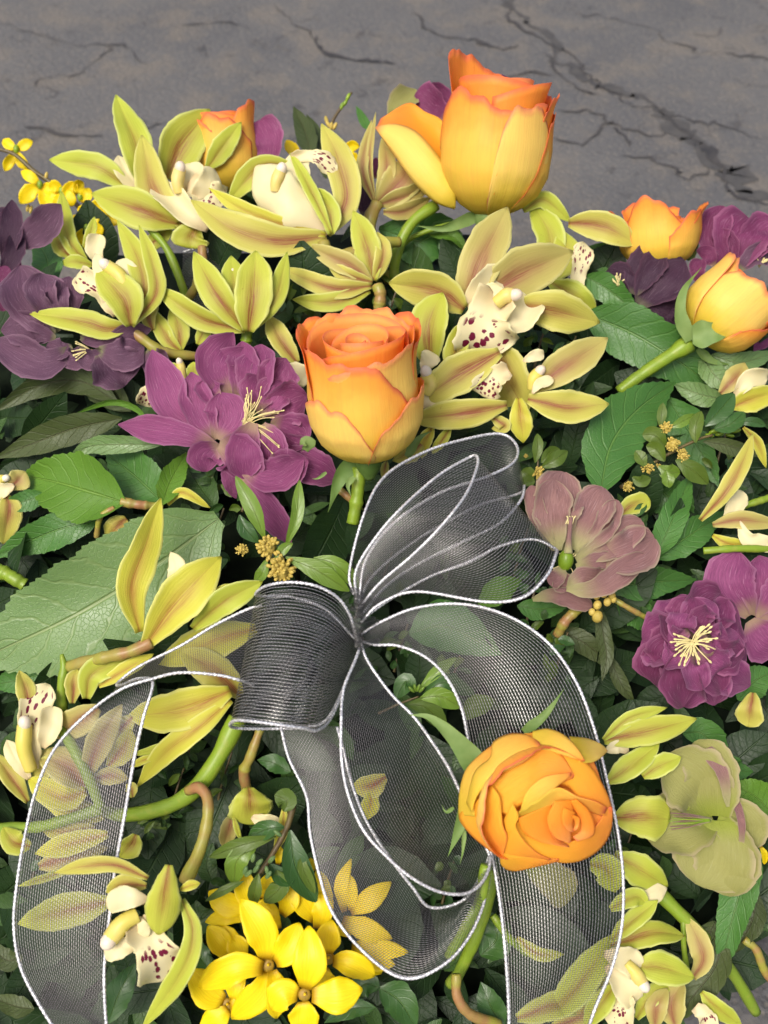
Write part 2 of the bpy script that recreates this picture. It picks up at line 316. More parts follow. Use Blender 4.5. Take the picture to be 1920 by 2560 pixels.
M['rose_yel'] = m_rose('rose_outside_yellow', (.76, .59, .05), (.92, .71, .16), (.95, .67, .15), (.74, .22, .11), .07)
M['rose_in'] = m_rose('rose_inside', (.95, .51, .04), (.96, .44, .04), (.96, .36, .055), (.86, .19, .08), .04)
M['rose_core'] = m_rose('rose_heart', (.96, .37, .028), (.97, .36, .04), (.97, .42, .10), (.90, .26, .11), .03)
M['l_hell'] = m_leaf('leaf_green', (.080, .205, .032), (.042, .130, .024), (.15, .27, .06), .36, .45)
M['l_dark'] = m_leaf('leaf_shaded', (.055, .115, .022), (.030, .070, .016), (.08, .15, .03), .38, .45)  # darkened leaf green, shade of the gaps put into the colour
M['l_fill'] = m_leaf('leaf_shade_filling', (.022, .054, .011), (.010, .028, .007), (.04, .08, .02), .42, .35, tr=.1)  # filler leaves coloured darker still, painting the black shade between flowers
M['l_lime'] = m_leaf('leaf_lime', (.12, .25, .022), (.08, .18, .018), (.18, .30, .05), .42, .3)
M['l_pale'] = m_leaf('leaf_pale_underside', (.17, .275, .085), (.105, .195, .060), (.28, .33, .13), .34, .5, 8, .45)
M['l_olive'] = m_leaf('leaf_olive', (.07, .095, .024), (.042, .062, .018), (.11, .10, .05), .42, .35)
M['box'] = m_leaf('boxwood_leaf', (.10, .155, .016), (.06, .105, .012), (.20, .27, .05), .38, .4, 5, .1)
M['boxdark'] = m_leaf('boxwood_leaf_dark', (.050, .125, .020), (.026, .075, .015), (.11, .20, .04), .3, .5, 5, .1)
M['boxlime'] = m_leaf('boxwood_leaf_light', (.15, .26, .022), (.11, .19, .018), (.26, .34, .06), .3, .55, 5, .12)
M['sepal'] = m_plain('rose_sepal_green', (.20, .29, .085), (.11, .20, .04), 70, .55, .3, .15, .3)
M['stem'] = m_stem('green_stem', (.22, .33, .022), (.20, .30, .03), (.30, .34, .05))
M['stem_tan'] = m_stem('flushed_stem', (.32, .31, .045), (.34, .17, .07), (.30, .30, .08))
M['twig'] = m_stem('woody_twig', (.10, .07, .03), (.13, .10, .03), (.07, .05, .025))
M['fors'] = m_fors(); M['forst'] = m_plain('forsythia_throat', (.34, .20, .01), (.22, .15, .01), 200); M['forsc'] = m_plain('forsythia_stigma', (.80, .58, .02), (.62, .40, .01), 300)
M['stamen'] = m_plain('pale_stamen', (.78, .66, .30), (.68, .60, .28), 300, .5)
M['pistil'] = m_plain('green_pistil', (.24, .36, .02), (.17, .28, .015), 200, .35, .5)
M['boxfl'] = m_plain('boxwood_blossom', (.58, .44, .10), (.42, .32, .06), 400, .6)
M['ribbon'] = m_ribbon(); M['wire'] = m_wire(); M['asphalt'] = m_asphalt()
M['crack'] = m_plain('crack_dirt', (.036, .036, .040), (.066, .062, .060), 90, .9, .2, 0, .5)
M['stain'] = m_plain('asphalt_stain', (.050, .050, .053), (.078, .075, .072), 60, .9, .2, 0, .5); M['foam'] = m_plain('dark_floral_foam', (.010, .016, .008), (.004, .007, .004), 90, .95, .1, 0, .6)  # foam is coloured near black to paint shade into the gaps

# ------------------------------------------------------------------ flower building tools
ORCH = []
class Thing:
    """an Empty where the thing sits; parts are traced in the coordinates of one study crop and given depth"""
    def __init__(s, name, label, cat, crop, x, y, dz=0, group=None, seed=None):
        s.crop = crop; s.sc = CROPS[crop][2]; X, Y = src(crop, x, y)
        s.d = float(base_depth(X, Y)) - dz / 1000.0; s.k = s.d / FPX; s.org = unproj(X, Y, s.d)
        s.o = bpy.data.objects.new(name, None); COL.objects.link(s.o); s.o.location = s.org; s.o.empty_display_size = .01
        tag(s.o, label, cat, group); s.i = 0
    def W(s, P):                                         # crop points with height (crop units) -> world
        P = np.asarray(P, float); a, b, c = CROPS[s.crop]
        return unproj(a + P[..., 0] * c, b + P[..., 1] * c, s.d - P[..., 2] * c * s.k)
    def line(s, pts, n, z0=0, bow=.1, tip=-.05):
        P = np.asarray(pts, float).reshape(-1, 2); C = crom(P, n); L = np.linalg.norm(np.diff(C, axis=0), axis=1).sum()
        t = np.linspace(0, 1, n); z = z0 + L * (bow * np.sin(math.pi * t) + tip * t * t)
        return np.column_stack([C, z]), L
    def p(s, pts, w, mat, name='petal', pr='orch', cup=.25, roll=0, z0=None, bow=None, tip=None, wav=.04, thick=.0, nu=9, nv=16, serr=0, parent=None, step=7, fold=0, mats=None, crease=0, rag=.02):
        s.i += 1; cup = cup * random.uniform(.4, 1.5)
        if roll == 0: a = random.uniform(-12, 12); roll = (a, a + random.uniform(-16, 16))
        if z0 is None: z0 = s.i * step
        if bow is None: bow = random.uniform(.06, .15)
        if tip is None: tip = random.uniform(-.16, .02)
        if serr: nv = int(serr) * 2 + 1
        C, L = s.line(pts, nv, z0, bow, tip)
        G = s.surf(C, w, pr, cup, roll, wav, nu, nv, serr, fold, crease, rag)
        return sheet(name, G, parent or s.o, s.org, [M[m] for m in (mats or [mat])], None, thick)
    def surf(s, C, w, pr, cup, roll, wav, nu, nv, serr=0, fold=0, crease=0, rag=.02):
        Wc = s.W(C); T = nrm(np.gradient(Wc, axis=0)); N = nrm(CP - Wc)
        Wd = nrm(np.cross(T, N)); Nn = np.cross(Wd, T)
        t = np.linspace(0, 1, nv); rr = np.radians(np.interp(t, [0, 1], roll if isinstance(roll, tuple) else (roll, roll)))[:, None]
        Wd, Nn = Wd * np.cos(rr) + Nn * np.sin(rr), Nn * np.cos(rr) - Wd * np.sin(rr)
        hw = prof(pr, t) * w * s.sc * s.k; u = np.linspace(-1, 1, nu)
        ph = random.uniform(0, 6.3, ); ph2 = random.uniform(0, 6.3)
        hwL = hw * (1 + .05 * np.sin(t * 9 + ph)); hwR = hw * (1 + .05 * np.sin(t * 8 + ph2))
        H = np.where(u[None] < 0, hwL[:, None], hwR[:, None])
        off = cup * u[None] ** 2 - fold * (1 - np.abs(u[None])) + wav * 2.2 * (np.sin(t * 13 + ph)[:, None] * np.where(u < 0, u ** 2, 0)[None] + np.sin(t * 11 + ph2)[:, None] * np.where(u > 0, u ** 2, 0)[None])
        q = [random.uniform(-1, 1) for _ in range(8)]
        off = off + .10 * np.sin(3.1 * q[0] + (3 + 2 * q[1]) * t[:, None] + (1.2 + q[2]) * u[None]) + .045 * np.sin(9 * q[3] + (8 + 3 * q[4]) * t[:, None] + 3.2 * q[5] * u[None]) - crease * np.exp(-(u[None] / .16) ** 2)
        H = H * (1 + rag * .5 * (np.sin(t * 23 + 6 * q[6]) + np.sin(t * 37 + 6 * q[7]) + .7 * np.sin(t * 61 + 3 * q[0]))[:, None] * np.abs(u[None]) ** 2)
        G = Wc[:, None] + Wd[:, None] * (H * u[None])[..., None] + Nn[:, None] * (H * off)[..., None]
        if serr:
            tooth = (np.arange(nv) % 2 == 0) & (t > .08)
            for k, sg in ((0, -1), (nu - 1, 1)):
                G[tooth, k] += sg * Wd[tooth] * (.035 * w * s.sc * s.k) + T[tooth] * (.045 * w * s.sc * s.k)
        return G
    def tube(s, pts, r, mat, name='stem', z=None, sides=8, n=24, parent=None, z0=0, bow=0, tip=0):
        if z is not None: 
            P = np.column_stack([np.asarray(pts, float).reshape(-1, 2), z]); C = crom(P, n)
        else: C, _ = s.line(pts, n, z0, bow, tip)
        rr = np.interp(np.linspace(0, 1, n), np.linspace(0, 1, len(r)) if np.ndim(r) else [0, 1], r if np.ndim(r) else (r, r)) * s.sc * s.k
        if name == 'stem' and n > 20: tt = np.linspace(0, 1, n); rr = rr * (1 + .05 * np.sin(tt * 17 + pts[0]) + .04 * np.sin(tt * 31 + pts[1]) + .12 * np.exp(-((tt - .62) / .03) ** 2))
        return link(name, tubemesh(name, s.W(C), rr, [M[mat]], sides, s.org), parent or s.o)
    def ball(s, x, y, z, rx, ry, rz, mat, name, ax=(0, 1, .3), parent=None, n=9):
        A = ax[0] * CR + ax[1] * CU - ax[2] * CF; f = s.sc * s.k
        return link(name, ballmesh(name, s.W(np.array([x, y, z], float)), rx * f, ry * f, rz * f, A, [M[mat]], s.org, n), parent or s.o)
    def loft(s, A, B, mat, name='petal', bulge=.0, nu=9, nv=20, mats=None, thick=0, wav=0):
        a = crom(np.asarray(A, float), nv); b = crom(np.asarray(B, float), nv); u = np.linspace(0, 1, nu)[None, :, None]
        G = a[:, None] * (1 - u) + b[:, None] * u; wd = np.linalg.norm((b - a)[:, :2], axis=1)
        t = np.linspace(0, 1, nv)
        G[..., 2] += bulge * wd[:, None] * (4 * u[..., 0] * (1 - u[..., 0])) + wav * wd[:, None] * np.sin(t * 14)[:, None] * (u[..., 0] * 2 - 1) ** 2
        return sheet(name, s.W(G), s.o, s.org, [M[m] for m in (mats or [mat])], None, thick)

def orchid(label, crop, x, y, dz, mat, petals, lip=None, lobes=(), col=None, th=.0005, group=None, step=8):
    """petals: (points, half width[, options]) back to front; lip: spotted; lobes: cream; col: column tube + anther cap"""
    T = Thing('orchid_flower', label, 'orchid', crop, x, y, dz, group); ORCH.append(T)
    for q in petals:
        o = dict(q[2]) if len(q) > 2 else {}
        m = o.pop('m', mat); e = list(q[0]); e[-2] += .05 * (e[-2] - e[0]); e[-1] += .05 * (e[-1] - e[1])
        T.p(e, q[1] * .92, m, o.pop('name', 'tepal'), thick=th, step=step, nu=15, nv=22, crease=.07, rag=.03, cup=o.pop('cup', .16), **o)
    if lip is not None:
        o = dict(lip[2]) if len(lip) > 2 else {}
        L = T.p(lip[0], lip[1], 'lip', 'lip', o.pop('pr', 'lip'), cup=o.pop('cup', .35), wav=.2, nu=17, nv=26, thick=.0004, rag=.08, step=step, **o)
        for q in lobes:
            o = dict(q[2]) if len(q) > 2 else {}
            T.p(q[0], q[1], 'cream', 'lip_lobe', 'round', cup=o.pop('cup', .4), wav=.1, thick=.0004, nv=20, nu=13, rag=.04, step=step, parent=L, **o)
    else:
        for q in lobes:
            o = dict(q[2]) if len(q) > 2 else {}
            T.p(q[0], q[1], 'cream', 'lip', 'round', cup=o.pop('cup', .4), wav=.1, thick=.0004, nv=20, nu=13, rag=.04, step=step, **o)
    if col is not None:
        pts, r, z = col; P = np.asarray(pts, float).reshape(-1, 2)
        c = T.tube(pts, (r * .8, r * .85, r, r * .92), 'column', 'column', z0=z, bow=.12, tip=.08, sides=12)
        d = P[-1] - P[-2]; d = d / (np.linalg.norm(d) + 1e-9)
        L = np.linalg.norm(np.diff(P, axis=0), axis=1).sum()
        T.ball(P[-1][0] + d[0] * r * .25, P[-1][1] + d[1] * r * .25, z + r * .45 + L * .08, r * .85, r * .8, r * 1.0, 'cap', 'anther_cap', (d[0], -d[1], .6), parent=c)
    return T
RP_X = [0, .04, .1, .2, .35, .55, .75, .9, 1.0, 1.2]; RP_Y = [.10, .34, .58, .82, .97, 1.0, .95, .93, .95, 1.0]
def rose(label, crop, bx, by, tx, ty, tilt, R, outer, dz, seed, n_in=10, stem=None, sepals=(), hs=1.0, inner_top=.95, mats_out=('rose_out', 'rose_in'), group=None):
    """outer: (edge polyline of (angle, height), radial scale, curl[, opening]); angle 0 faces the viewer, + to the right"""
    T = Thing('rose', label, 'rose', crop, bx, by, dz, group); rr = random.Random(seed); f = T.sc * T.k
    d2 = np.array([tx - bx, -(ty - by)], float); Lp = np.linalg.norm(d2); d2 /= Lp; tl = R_(tilt); H = Lp / math.cos(tl) * f; Rm = R * f
    A = nrm(math.cos(tl) * (d2[0] * CR + d2[1] * CU) - math.sin(tl) * CF)
    X0 = -CF - np.dot(-CF, A) * A; X0 = nrm(X0); Y0 = np.cross(A, X0)
    def pet(edge, s, curl, opn, mats, nm, nu=44, nv=18, close=0, wavy=.012, rag=1.0):
        E = np.asarray(edge, float); th = np.linspace(E[0, 0], E[-1, 0], nu); he = np.interp(th, E[:, 0], E[:, 1])
        ker = np.array([.25, .5, .25]); hp = np.pad(he, 1, 'edge'); he = np.convolve(hp, ker, 'valid')
        s0, s1 = s if isinstance(s, tuple) else (s, s); sv = np.linspace(s0, s1, nu)
        v = np.linspace(0, 1, nv)[:, None]; h = v * he[None]
        rad = np.interp(h * hs, RP_X, RP_Y) * sv[None] + opn * h ** 2 - close * h ** 2
        cu = np.clip((v - .68) / .32, 0, 1) ** 2; ph = rr.uniform(0, 6); p2 = rr.uniform(0, 6); a_ = np.radians(th)
        he2 = .007 * rag * (1.3 * np.sin(a_ * 9 + ph) + np.sin(a_ * 17 + p2) + .7 * np.sin(a_ * 31 + ph)); he = he + he2; h = v * he[None]
        cu = cu * (1 + rag * (.5 * np.sin(a_ * 4 + p2) + .25 * np.sin(a_ * 9 + ph)))[None]
        endf = 1 - .35 * np.abs(np.linspace(-1, 1, nu))[None] ** 4
        rad = rad + curl * cu * endf + wavy * np.sin(np.radians(th) * 7 + ph)[None] * v ** 3 + rag * .02 * np.sin(a_ * 3 + p2)[None] * np.sin(v * 5 + ph)
        hh = h - .55 * abs(curl) * cu * endf * Rm / H + rag * .012 * np.sin(np.radians(th) * 11 + ph)[None] * v ** 3
        a = np.radians(th)[None]
        G = T.org + A * (hh * H)[..., None] + (np.cos(a)[..., None] * X0 + np.sin(a)[..., None] * Y0) * (rad * Rm)[..., None]
        v2, u2 = np.meshgrid(np.linspace(0, 1, nv), np.linspace(0, 1, nu), indexing='ij')
        return sheet(nm, G, T.o, T.org, [M[m] for m in mats[::-1]], np.stack([u2, v2], -1), thick=.00045)
    a0 = rr.uniform(0, 360)
    for i in range(n_in):                                # heart: spiral of wrapped petals, inside out
        f_ = i / max(1, n_in - 1); c = a0 + i * 137.5; w = 165 - 45 * f_
        s0 = .05 + .74 * f_ ** .95; ht = inner_top * (1.0 - .012 * abs(rr.gauss(0, 1)) - .07 * (1 - f_) ** 2)
        e = [(c - w + 2 * w * k / 8, ht * (1 - .16 * abs(k / 4 - 1) ** 2.2)) for k in range(9)]
        pet(e, (s0, s0 + .10), .035 + .05 * f_, 0, ('rose_core', 'rose_core') if f_ < .6 else ('rose_in', 'rose_core'), 'petal', nu=40, nv=14, close=.04 * (1 - f_), wavy=.0, rag=0)
    for q in outer:
        m = q[4] if len(q) > 4 else mats_out
        pet(q[0], q[1], q[2], q[3] if len(q) > 3 else 0, m, 'petal')
    # receptacle and calyx
    C = T.org + A * np.linspace(-.16 * H, .05 * H, 8)[:, None]
    link('calyx', tubemesh('calyx', C, np.array([.10, .13, .17, .21, .235, .25, .25, .22]) * Rm, [M['sepal']], 14, T.org), T.o)
    for q in sepals:
        o = dict(q[2]) if len(q) > 2 else {}
        T.p(q[0], q[1], 'sepal', 'sepal', 'sep', cup=.3, wav=.1, **o)
    if stem: T.tube(stem[0], stem[1], 'stem', 'stem', z0=stem[2] if len(stem) > 2 else -20, bow=0, tip=stem[3] if len(stem) > 3 else -.2)
    return T
def hellebore(label, crop, x, y, dz, mat, petals, stam=None, cup=.28, group=None, pr='obov', step=8, wav=.07):
    T = Thing('hellebore_flower', label, 'hellebore', crop, x, y, dz, group)
    for q in petals:
        o = dict(q[2]) if len(q) > 2 else {}
        T.p(q[0], q[1], o.pop('m', mat), 'petal', o.pop('pr', pr), cup=o.pop('cup', cup), wav=o.pop('wav', wav), nu=13, nv=24, step=step, rag=.05, **o)
    if stam:
        cx, cy, n, r0, r1, a0, a1, z = stam; hd = None
        for i in range(n):
            a = R_(random.uniform(a0, a1)); r = random.uniform(r0, r1); ex, ey = cx + math.cos(a) * r, cy - math.sin(a) * r
            mx, my = cx + (ex - cx) * .5 + random.uniform(-.1, .1) * r, cy + (ey - cy) * .5 - .06 * r
            t = T.tube([cx + random.uniform(-.1, .1) * r1, cy + random.uniform(-.1, .1) * r1, mx, my, ex, ey], (3.0 if crop != 'F' else 1.3), 'stamen', 'stamen', z0=z, bow=.2, tip=.28, sides=5, n=8)
            q = 6.5 if crop != 'F' else 3.2
            T.ball(ex, ey, z + r * .3, q * .8, q * .8, q * 1.5, 'stamen', 'anther', (math.cos(a), math.sin(a), .4), parent=t, n=6)
    return T
def leaf(label, crop, pts, w, mat, dz=-8, serr=18, name='hellebore_leaf', cat='leaf', pr='leaf', cup=.12, fold=.18, roll=0, bow=.08, tip=-.1, group=None, wav=.06):
    P = np.asarray(pts, float).reshape(-1, 2); T = Thing(name, label, cat, crop, P[0][0], P[0][1], dz, group)
    C, L = T.line(pts, serr * 2 + 1 if serr else 22, 0, bow, tip)
    a_, b_, c_ = CROPS[crop]; C[:, 2] += (T.d - (base_depth(a_ + C[:, 0] * c_, b_ + C[:, 1] * c_) - dz / 1000.0)) / (T.k * T.sc)
    G = T.surf(C, w, pr, cup, roll, wav, 13, len(C), serr, fold, rag=.05)
    o = T.o; bpy.data.objects.remove(o)
    s = sheet(name, G, None, T.org, [M[mat]]); s.location = T.org; tag(s, label, cat, group); return s
def sprig(label, crop, x, y, dz, leaves, mat='box', stem=None, clusters=(), group=None, sr=9, name='boxwood_sprig'):
    T = Thing(name, label, 'sprig', crop, x, y, dz, group)
    if stem is not None: T.tube(stem, (sr, sr * .7), 'twig' if mat != 'boxlime' else 'stem', 'stem', z0=-6)
    for q in leaves:
        o = dict(q[2]) if len(q) > 2 else {}
        T.p(q[0], q[1], o.pop('m', mat), 'leaf', 'box', cup=o.pop('cup', .1), fold=.22, wav=.03, nu=7, nv=12, step=5, **o)
    for (cx, cy, r) in clusters:
        hub = T.ball(cx, cy, 25, r * .55, r * .55, r * .6, 'boxfl', 'blossom_cluster', n=7)
        for i in range(46):
            d = nrm(np.array([random.gauss(0, 1), random.gauss(0, 1), abs(random.gauss(0, 1)) * .9])); q = r * random.uniform(.5, .85)
            T.ball(cx + d[0] * q, cy - d[1] * q, 25 + d[2] * q, r * .13, r * .13, r * .2, 'boxfl', 'floret', tuple(d), parent=hub, n=5)
    return T
def forsythia(label, crop, x, y, dz, petals, center_=True, group=None, z=20):
    T = Thing('forsythia_flower', label, 'flower', crop, x, y, dz, group)
    for q in petals:
        o = dict(q[2]) if len(q) > 2 else {}
        T.p(q[0], q[1], 'fors', 'petal', 'fors', cup=o.pop('cup', .3), wav=.04, thick=.0004, nv=14, **o)
    if center_:
        T.ball(x, y, 4, 44, 44, 14, 'forst', 'throat', (0, .2, 1))
        T.ball(x + 4, y - 4, 24, 11, 11, 24, 'forsc', 'stigma', (0, .2, 1), n=7)
    return T

# ------------------------------------------------------------------ ground: old cracked asphalt
g = link('ground', rawmesh('ground', [(-15, -15, 0), (15, -15, 0), (15, 15, 0), (-15, 15, 0)], [[0, 1, 2, 3]], None, [M['asphalt']], None, False)); tag(g, kind='structure')
def crack(pts, w, mat='crack', z=.0015):
    P = np.array([gnd(x * CROPS['F'][2], y * CROPS['F'][2])[:2] for x, y in pts]); L = np.linalg.norm(np.diff(P, axis=0), axis=1).sum(); n = max(12, int(L / .006))
    C = crom(P, n); j = rng.normal(0, 1, (n, 2)); k = np.ones(5) / 5
    j = np.stack([np.convolve(j[:, i], k, 'same') for i in (0, 1)], -1) * .014; C = C + j
    T = nrm(np.gradient(C, axis=0)); N = np.stack([-T[:, 1], T[:, 0]], -1); t = np.linspace(0, 1, n)
    ww = .28 * w * (.3 + np.abs(np.convolve(rng.normal(0, 1.5, n), np.ones(4) / 4, 'same'))) * np.clip(np.minimum(t, 1 - t) * 9 + .15, 0, 1)
    V = np.zeros((n, 2, 3)); V[:, 0, :2] = C + N * ww[:, None]; V[:, 1, :2] = C - N * ww[:, None]; V[..., 2] = z
    link('crack', rawmesh('crack', V.reshape(-1, 3), gridfaces(n, 2), None, [M[mat]]), g)
for pts, w in (([(1080, -10), (1130, 40), (1185, 95), (1240, 130), (1290, 180), (1350, 215), (1440, 245)], .006),
        ([(1440, 240), (1480, 290), (1520, 330), (1560, 370), (1600, 415), (1670, 440)], .010), ([(1530, 365), (1500, 392), (1460, 370), (1390, 350), (1330, 340)], .006),
        ([(1200, 235), (1270, 250), (1330, 270), (1380, 290), (1440, 285)], .005), ([(1200, 300), (1260, 308), (1320, 290), (1340, 275)], .006),
        ([(1330, 270), (1355, 300), (1370, 320)], .004), ([(1440, 250), (1500, 262), (1570, 270), (1659, 300)], .004), ([(690, 75), (720, 110), (790, 128), (850, 140)], .008),
        ([(880, 30), (930, 55), (1000, 90), (1060, 110), (1120, 95)], .007), ([(60, 280), (130, 285), (200, 300)], .006), ([(80, 190), (150, 160), (200, 140), (260, 95)], .003),
        ([(600, 10), (640, 40), (660, 70), (700, 90)], .003), ([(940, 200), (1000, 190), (1100, 170), (1180, 165)], .004), ([(0, 60), (90, 75), (160, 100), (250, 105), (330, 140)], .0025),
        ([(1250, 20), (1330, 50), (1400, 60), (1500, 110), (1600, 120), (1670, 150)], .003), ([(1160, 110), (1250, 180), (1300, 200)], .004), ([(380, 60), (450, 50), (540, 70)], .003), ([(250, 265), (290, 275), (330, 270)], .004)):
    crack(pts, w)
crack([(1085, -10), (1185, 95), (1290, 180), (1440, 245)], .016, 'stain', .0008)
crack([(1430, 235), (1490, 300), (1530, 345), (1600, 412), (1670, 440)], .045, 'stain', .0008)

# ------------------------------------------------------------------ foam mound under the flowers and the leafy filling
def inside(x, y):
    top = np.interp(x, [-300, 0, 300, 700, 1100, 1500, 1920, 2300], [860, 760, 640, 560, 560, 700, 800, 900])
    cut = (x - 1560) * .9 + (y - 2560) < 0 if y > 1900 else True
    return y > top and cut
nx, ny = 46, 52; xs = np.linspace(-420, 2340, nx); ys = np.linspace(540, 2900, ny); V = []; idx = {}; Fc = []
for j, y in enumerate(ys):
    for i, x in enumerate(xs):
        top = np.interp(x, [-300, 0, 300, 700, 1100, 1500, 1920, 2300], [860, 760, 640, 560, 560, 700, 800, 900]); k = max(0, (top + 140 - y) / 140)
        V.append(unproj(x, y, float(base_depth(x, y)) + .062 + .004 * rng.normal() + .05 * k * k)); idx[(i, j)] = len(V) - 1
for j in range(ny - 1):
    for i in range(nx - 1):
        if inside(xs[i], ys[j]) and inside(xs[i + 1], ys[j]): Fc.append([idx[(i, j)], idx[(i, j + 1)], idx[(i + 1, j + 1)], idx[(i + 1, j)]])
V = np.array(V); V[:, 2] = np.maximum(V[:, 2], .012)
comp = list(range(len(V)))
def root(q):
    while comp[q] != q: q = comp[q]
    return q
for f in Fc:
    for q in f[1:]: comp[root(q)] = root(f[0])
cnt = {}
for f in Fc: cnt[root(f[0])] = cnt.get(root(f[0]), 0) + 1
best = max(cnt, key=cnt.get); Fc = [f for f in Fc if root(f[0]) == best]
from collections import Counter
ec = Counter(); dire = {}
for f in Fc:
    for a, b in zip(f, f[1:] + f[:1]): ec[frozenset((a, b))] += 1; dire[frozenset((a, b))] = (a, b)
down = {}; VV = V.tolist()
for e, c in ec.items():                                   # close the mound down to the ground all round
    if c == 1:
        a, b = dire[e]
        for q in (a, b):
            if q not in down: down[q] = len(VV); p = V[q]; VV.append([p[0], p[1] + .01, .003])
        Fc.append([b, a, down[a], down[b]])
used = sorted({q for f in Fc for q in f}); rm = {q: i for i, q in enumerate(used)}; Fc = [[rm[q] for q in f] for f in Fc]; VV = [VV[q] for q in used]
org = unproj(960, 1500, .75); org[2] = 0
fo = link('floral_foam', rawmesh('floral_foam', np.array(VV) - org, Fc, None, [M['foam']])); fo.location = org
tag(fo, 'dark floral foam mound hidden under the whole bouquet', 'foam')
def leafcloud(n, name, lo, hi, wr, lr, mat, label, region=None):
    Vs, Fs, Us = [], [], []; c = 0; t = np.linspace(0, 1, 6); u = np.linspace(-1, 1, 3)
    pr = prof('box', t); k = 0
    while k < n:
        x, y = rng.uniform(-150, 2070), rng.uniform(580, 2720)
        if not inside(x, y - 40): continue
        p = unproj(x, y, float(base_depth(x, y)) + rng.uniform(lo, hi))
        if p[2] < .015: continue
        k += 1
        L = rng.uniform(*lr); w = L * rng.uniform(*wr); a = rng.uniform(0, 6.28)
        T = nrm(math.cos(a) * CR + math.sin(a) * CU - CF * rng.uniform(-.6, .9)); N = nrm(-CF + .8 * rng.normal(0, 1, 3) * .6 + np.array([0, 0, .5])); W = nrm(np.cross(T, N)); N = np.cross(W, T)
        G = p + T * (t * L)[:, None, None] + W * (pr[:, None] * u[None] * w)[..., None] + N * ((np.abs(u)[None] * .25 * pr[:, None] * w) - (t ** 2 * L * .18)[:, None])[..., None]
        Vs.append(G.reshape(-1, 3)); Fs.append(gridfaces(6, 3, c)); c += 18
        vv, uu = np.meshgrid(t, np.linspace(0, 1, 3), indexing='ij'); Us.append(np.stack([uu, vv], -1).reshape(-1, 2))
    o = link(name, rawmesh(name, np.vstack(Vs), np.vstack(Fs), np.vstack(Us), [M[mat]])); tag(o, label, 'foliage', kind='stuff'); return o
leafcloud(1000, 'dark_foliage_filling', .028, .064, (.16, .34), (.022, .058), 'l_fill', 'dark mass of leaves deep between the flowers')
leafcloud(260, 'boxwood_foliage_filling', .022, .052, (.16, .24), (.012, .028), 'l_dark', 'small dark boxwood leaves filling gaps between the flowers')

# ------------------------------------------------------------------ larger leaves
leaf('broad green toothed leaf right of the ribbon bow, tip up', 'R6', [570, 1230, 640, 920, 810, 690, 1058, 506], 205, 'l_hell', -4, 20, fold=.14)
leaf('large green leaf below the right yellow rosebud', 'R6', [470, 60, 780, 190, 1090, 380, 1300, 530], 190, 'l_hell', -12, 22)
leaf('bright green toothed leaf pointing down beside dark hellebore', 'R3', [470, 1270, 640, 1370, 815, 1525], 95, 'l_hell', -2, 14, fold=.3)
leaf('short green leaf under the far right orange rose', 'R3', [480, 1090, 610, 1150, 740, 1090], 95, 'l_hell', -16, 12)
leaf('small serrated leaf touching the far right orange rose', 'R3', [790, 1060, 830, 1010, 890, 1000], 32, 'l_hell', 2, 6)
leaf('green leaflet pointing up right of the mauve hellebore', 'R6', [930, 1640, 1040, 1400, 1165, 1090], 95, 'l_hell', -6, 16, fold=.3)
leaf('green leaflet pointing right behind the mauve hellebore', 'R6', [920, 1650, 1150, 1500, 1375, 1345], 110, 'l_hell', -10, 16, fold=.2)
leaf('dark green leaflet above the right purple hellebore', 'S1', [1080, 1120, 1330, 1080, 1659, 1060], 110, 'l_hell', -16, 14)
leaf('green leaf low behind the right purple hellebore', 'S1', [1150, 1180, 1280, 1260, 1380, 1400], 120, 'l_hell', -22, 14)
leaf('dark leaf under the mauve hellebore petals', 'S1', [500, 1230, 650, 1250, 830, 1230], 75, 'l_hell', -14, 14)
leaf('long strap leaf hanging right of the ribbon', 'S1', [1030, 1230, 1060, 1420, 1080, 1560, 1050, 1720], 55, 'l_olive', -10, 0, bow=.02)
leaf('olive strap leaf behind the hanging strap leaf', 'S1', [760, 1380, 950, 1480, 1160, 1659], 75, 'l_olive', -26, 0)
leaf('narrow olive leaf with pale midrib above the lime tepals', 'S4', [390, 120, 480, 330, 600, 520], 60, 'l_olive', -24, 0)
leaf('big pale leaf underside with toothed edge left of the bow', 'R7', [1420, 250, 1000, 560, 480, 880, -150, 1170], 350, 'l_pale', -6, 34, fold=.07, cup=.16, bow=.05, tip=-.06, pr='leafb', wav=.04)
leaf('dark green leaf above the big pale leaf', 'R7', [640, 260, 350, 330, -40, 500], 120, 'l_hell', -18, 18)
leaf('dark green toothed leaf below the big pale leaf', 'R7', [330, 1230, 150, 1290, -60, 1330], 100, 'l_hell', -26, 14)
leaf('lime green broad leaf at the left', 'R4', [810, 1545, 560, 1470, 350, 1410, 150, 1370], 225, 'l_lime', -4, 16, cup=.35, fold=.05, tip=-.2)
leaf('small dark leaflet left of the lime leaf', 'R4', [300, 1500, 150, 1540, 0, 1580], 70, 'l_hell', -12, 10)
leaf('dark green leaf right of the lime leaf', 'R4', [1040, 1530, 880, 1380, 690, 1230], 165, 'l_hell', -18, 16)
leaf('upright toothed green leaf under the big purple hellebore', 'R4', [1050, 1560, 1110, 1400, 1210, 1220], 85, 'l_lime', -8, 14)
leaf('dark shaded leaf between lime leaf and big purple hellebore', 'R4', [1400, 1580, 1280, 1420, 1200, 1250], 110, 'l_dark', -24, 0)
leaf('long dark glossy leaf at the left edge', 'R4', [790, 1000, 500, 1060, 250, 1150, -40, 1260], 105, 'l_olive', -10, 0, fold=.3)
leaf('long olive leaf arching below the left dusky hellebore', 'R4', [770, 900, 520, 760, 250, 790, -40, 960], 95, 'l_olive', -16, 0, fold=.3)
leaf('dull green leaf under the dusky hellebore edge', 'R4', [850, 950, 640, 800, 420, 700], 100, 'l_olive', -22, 0)
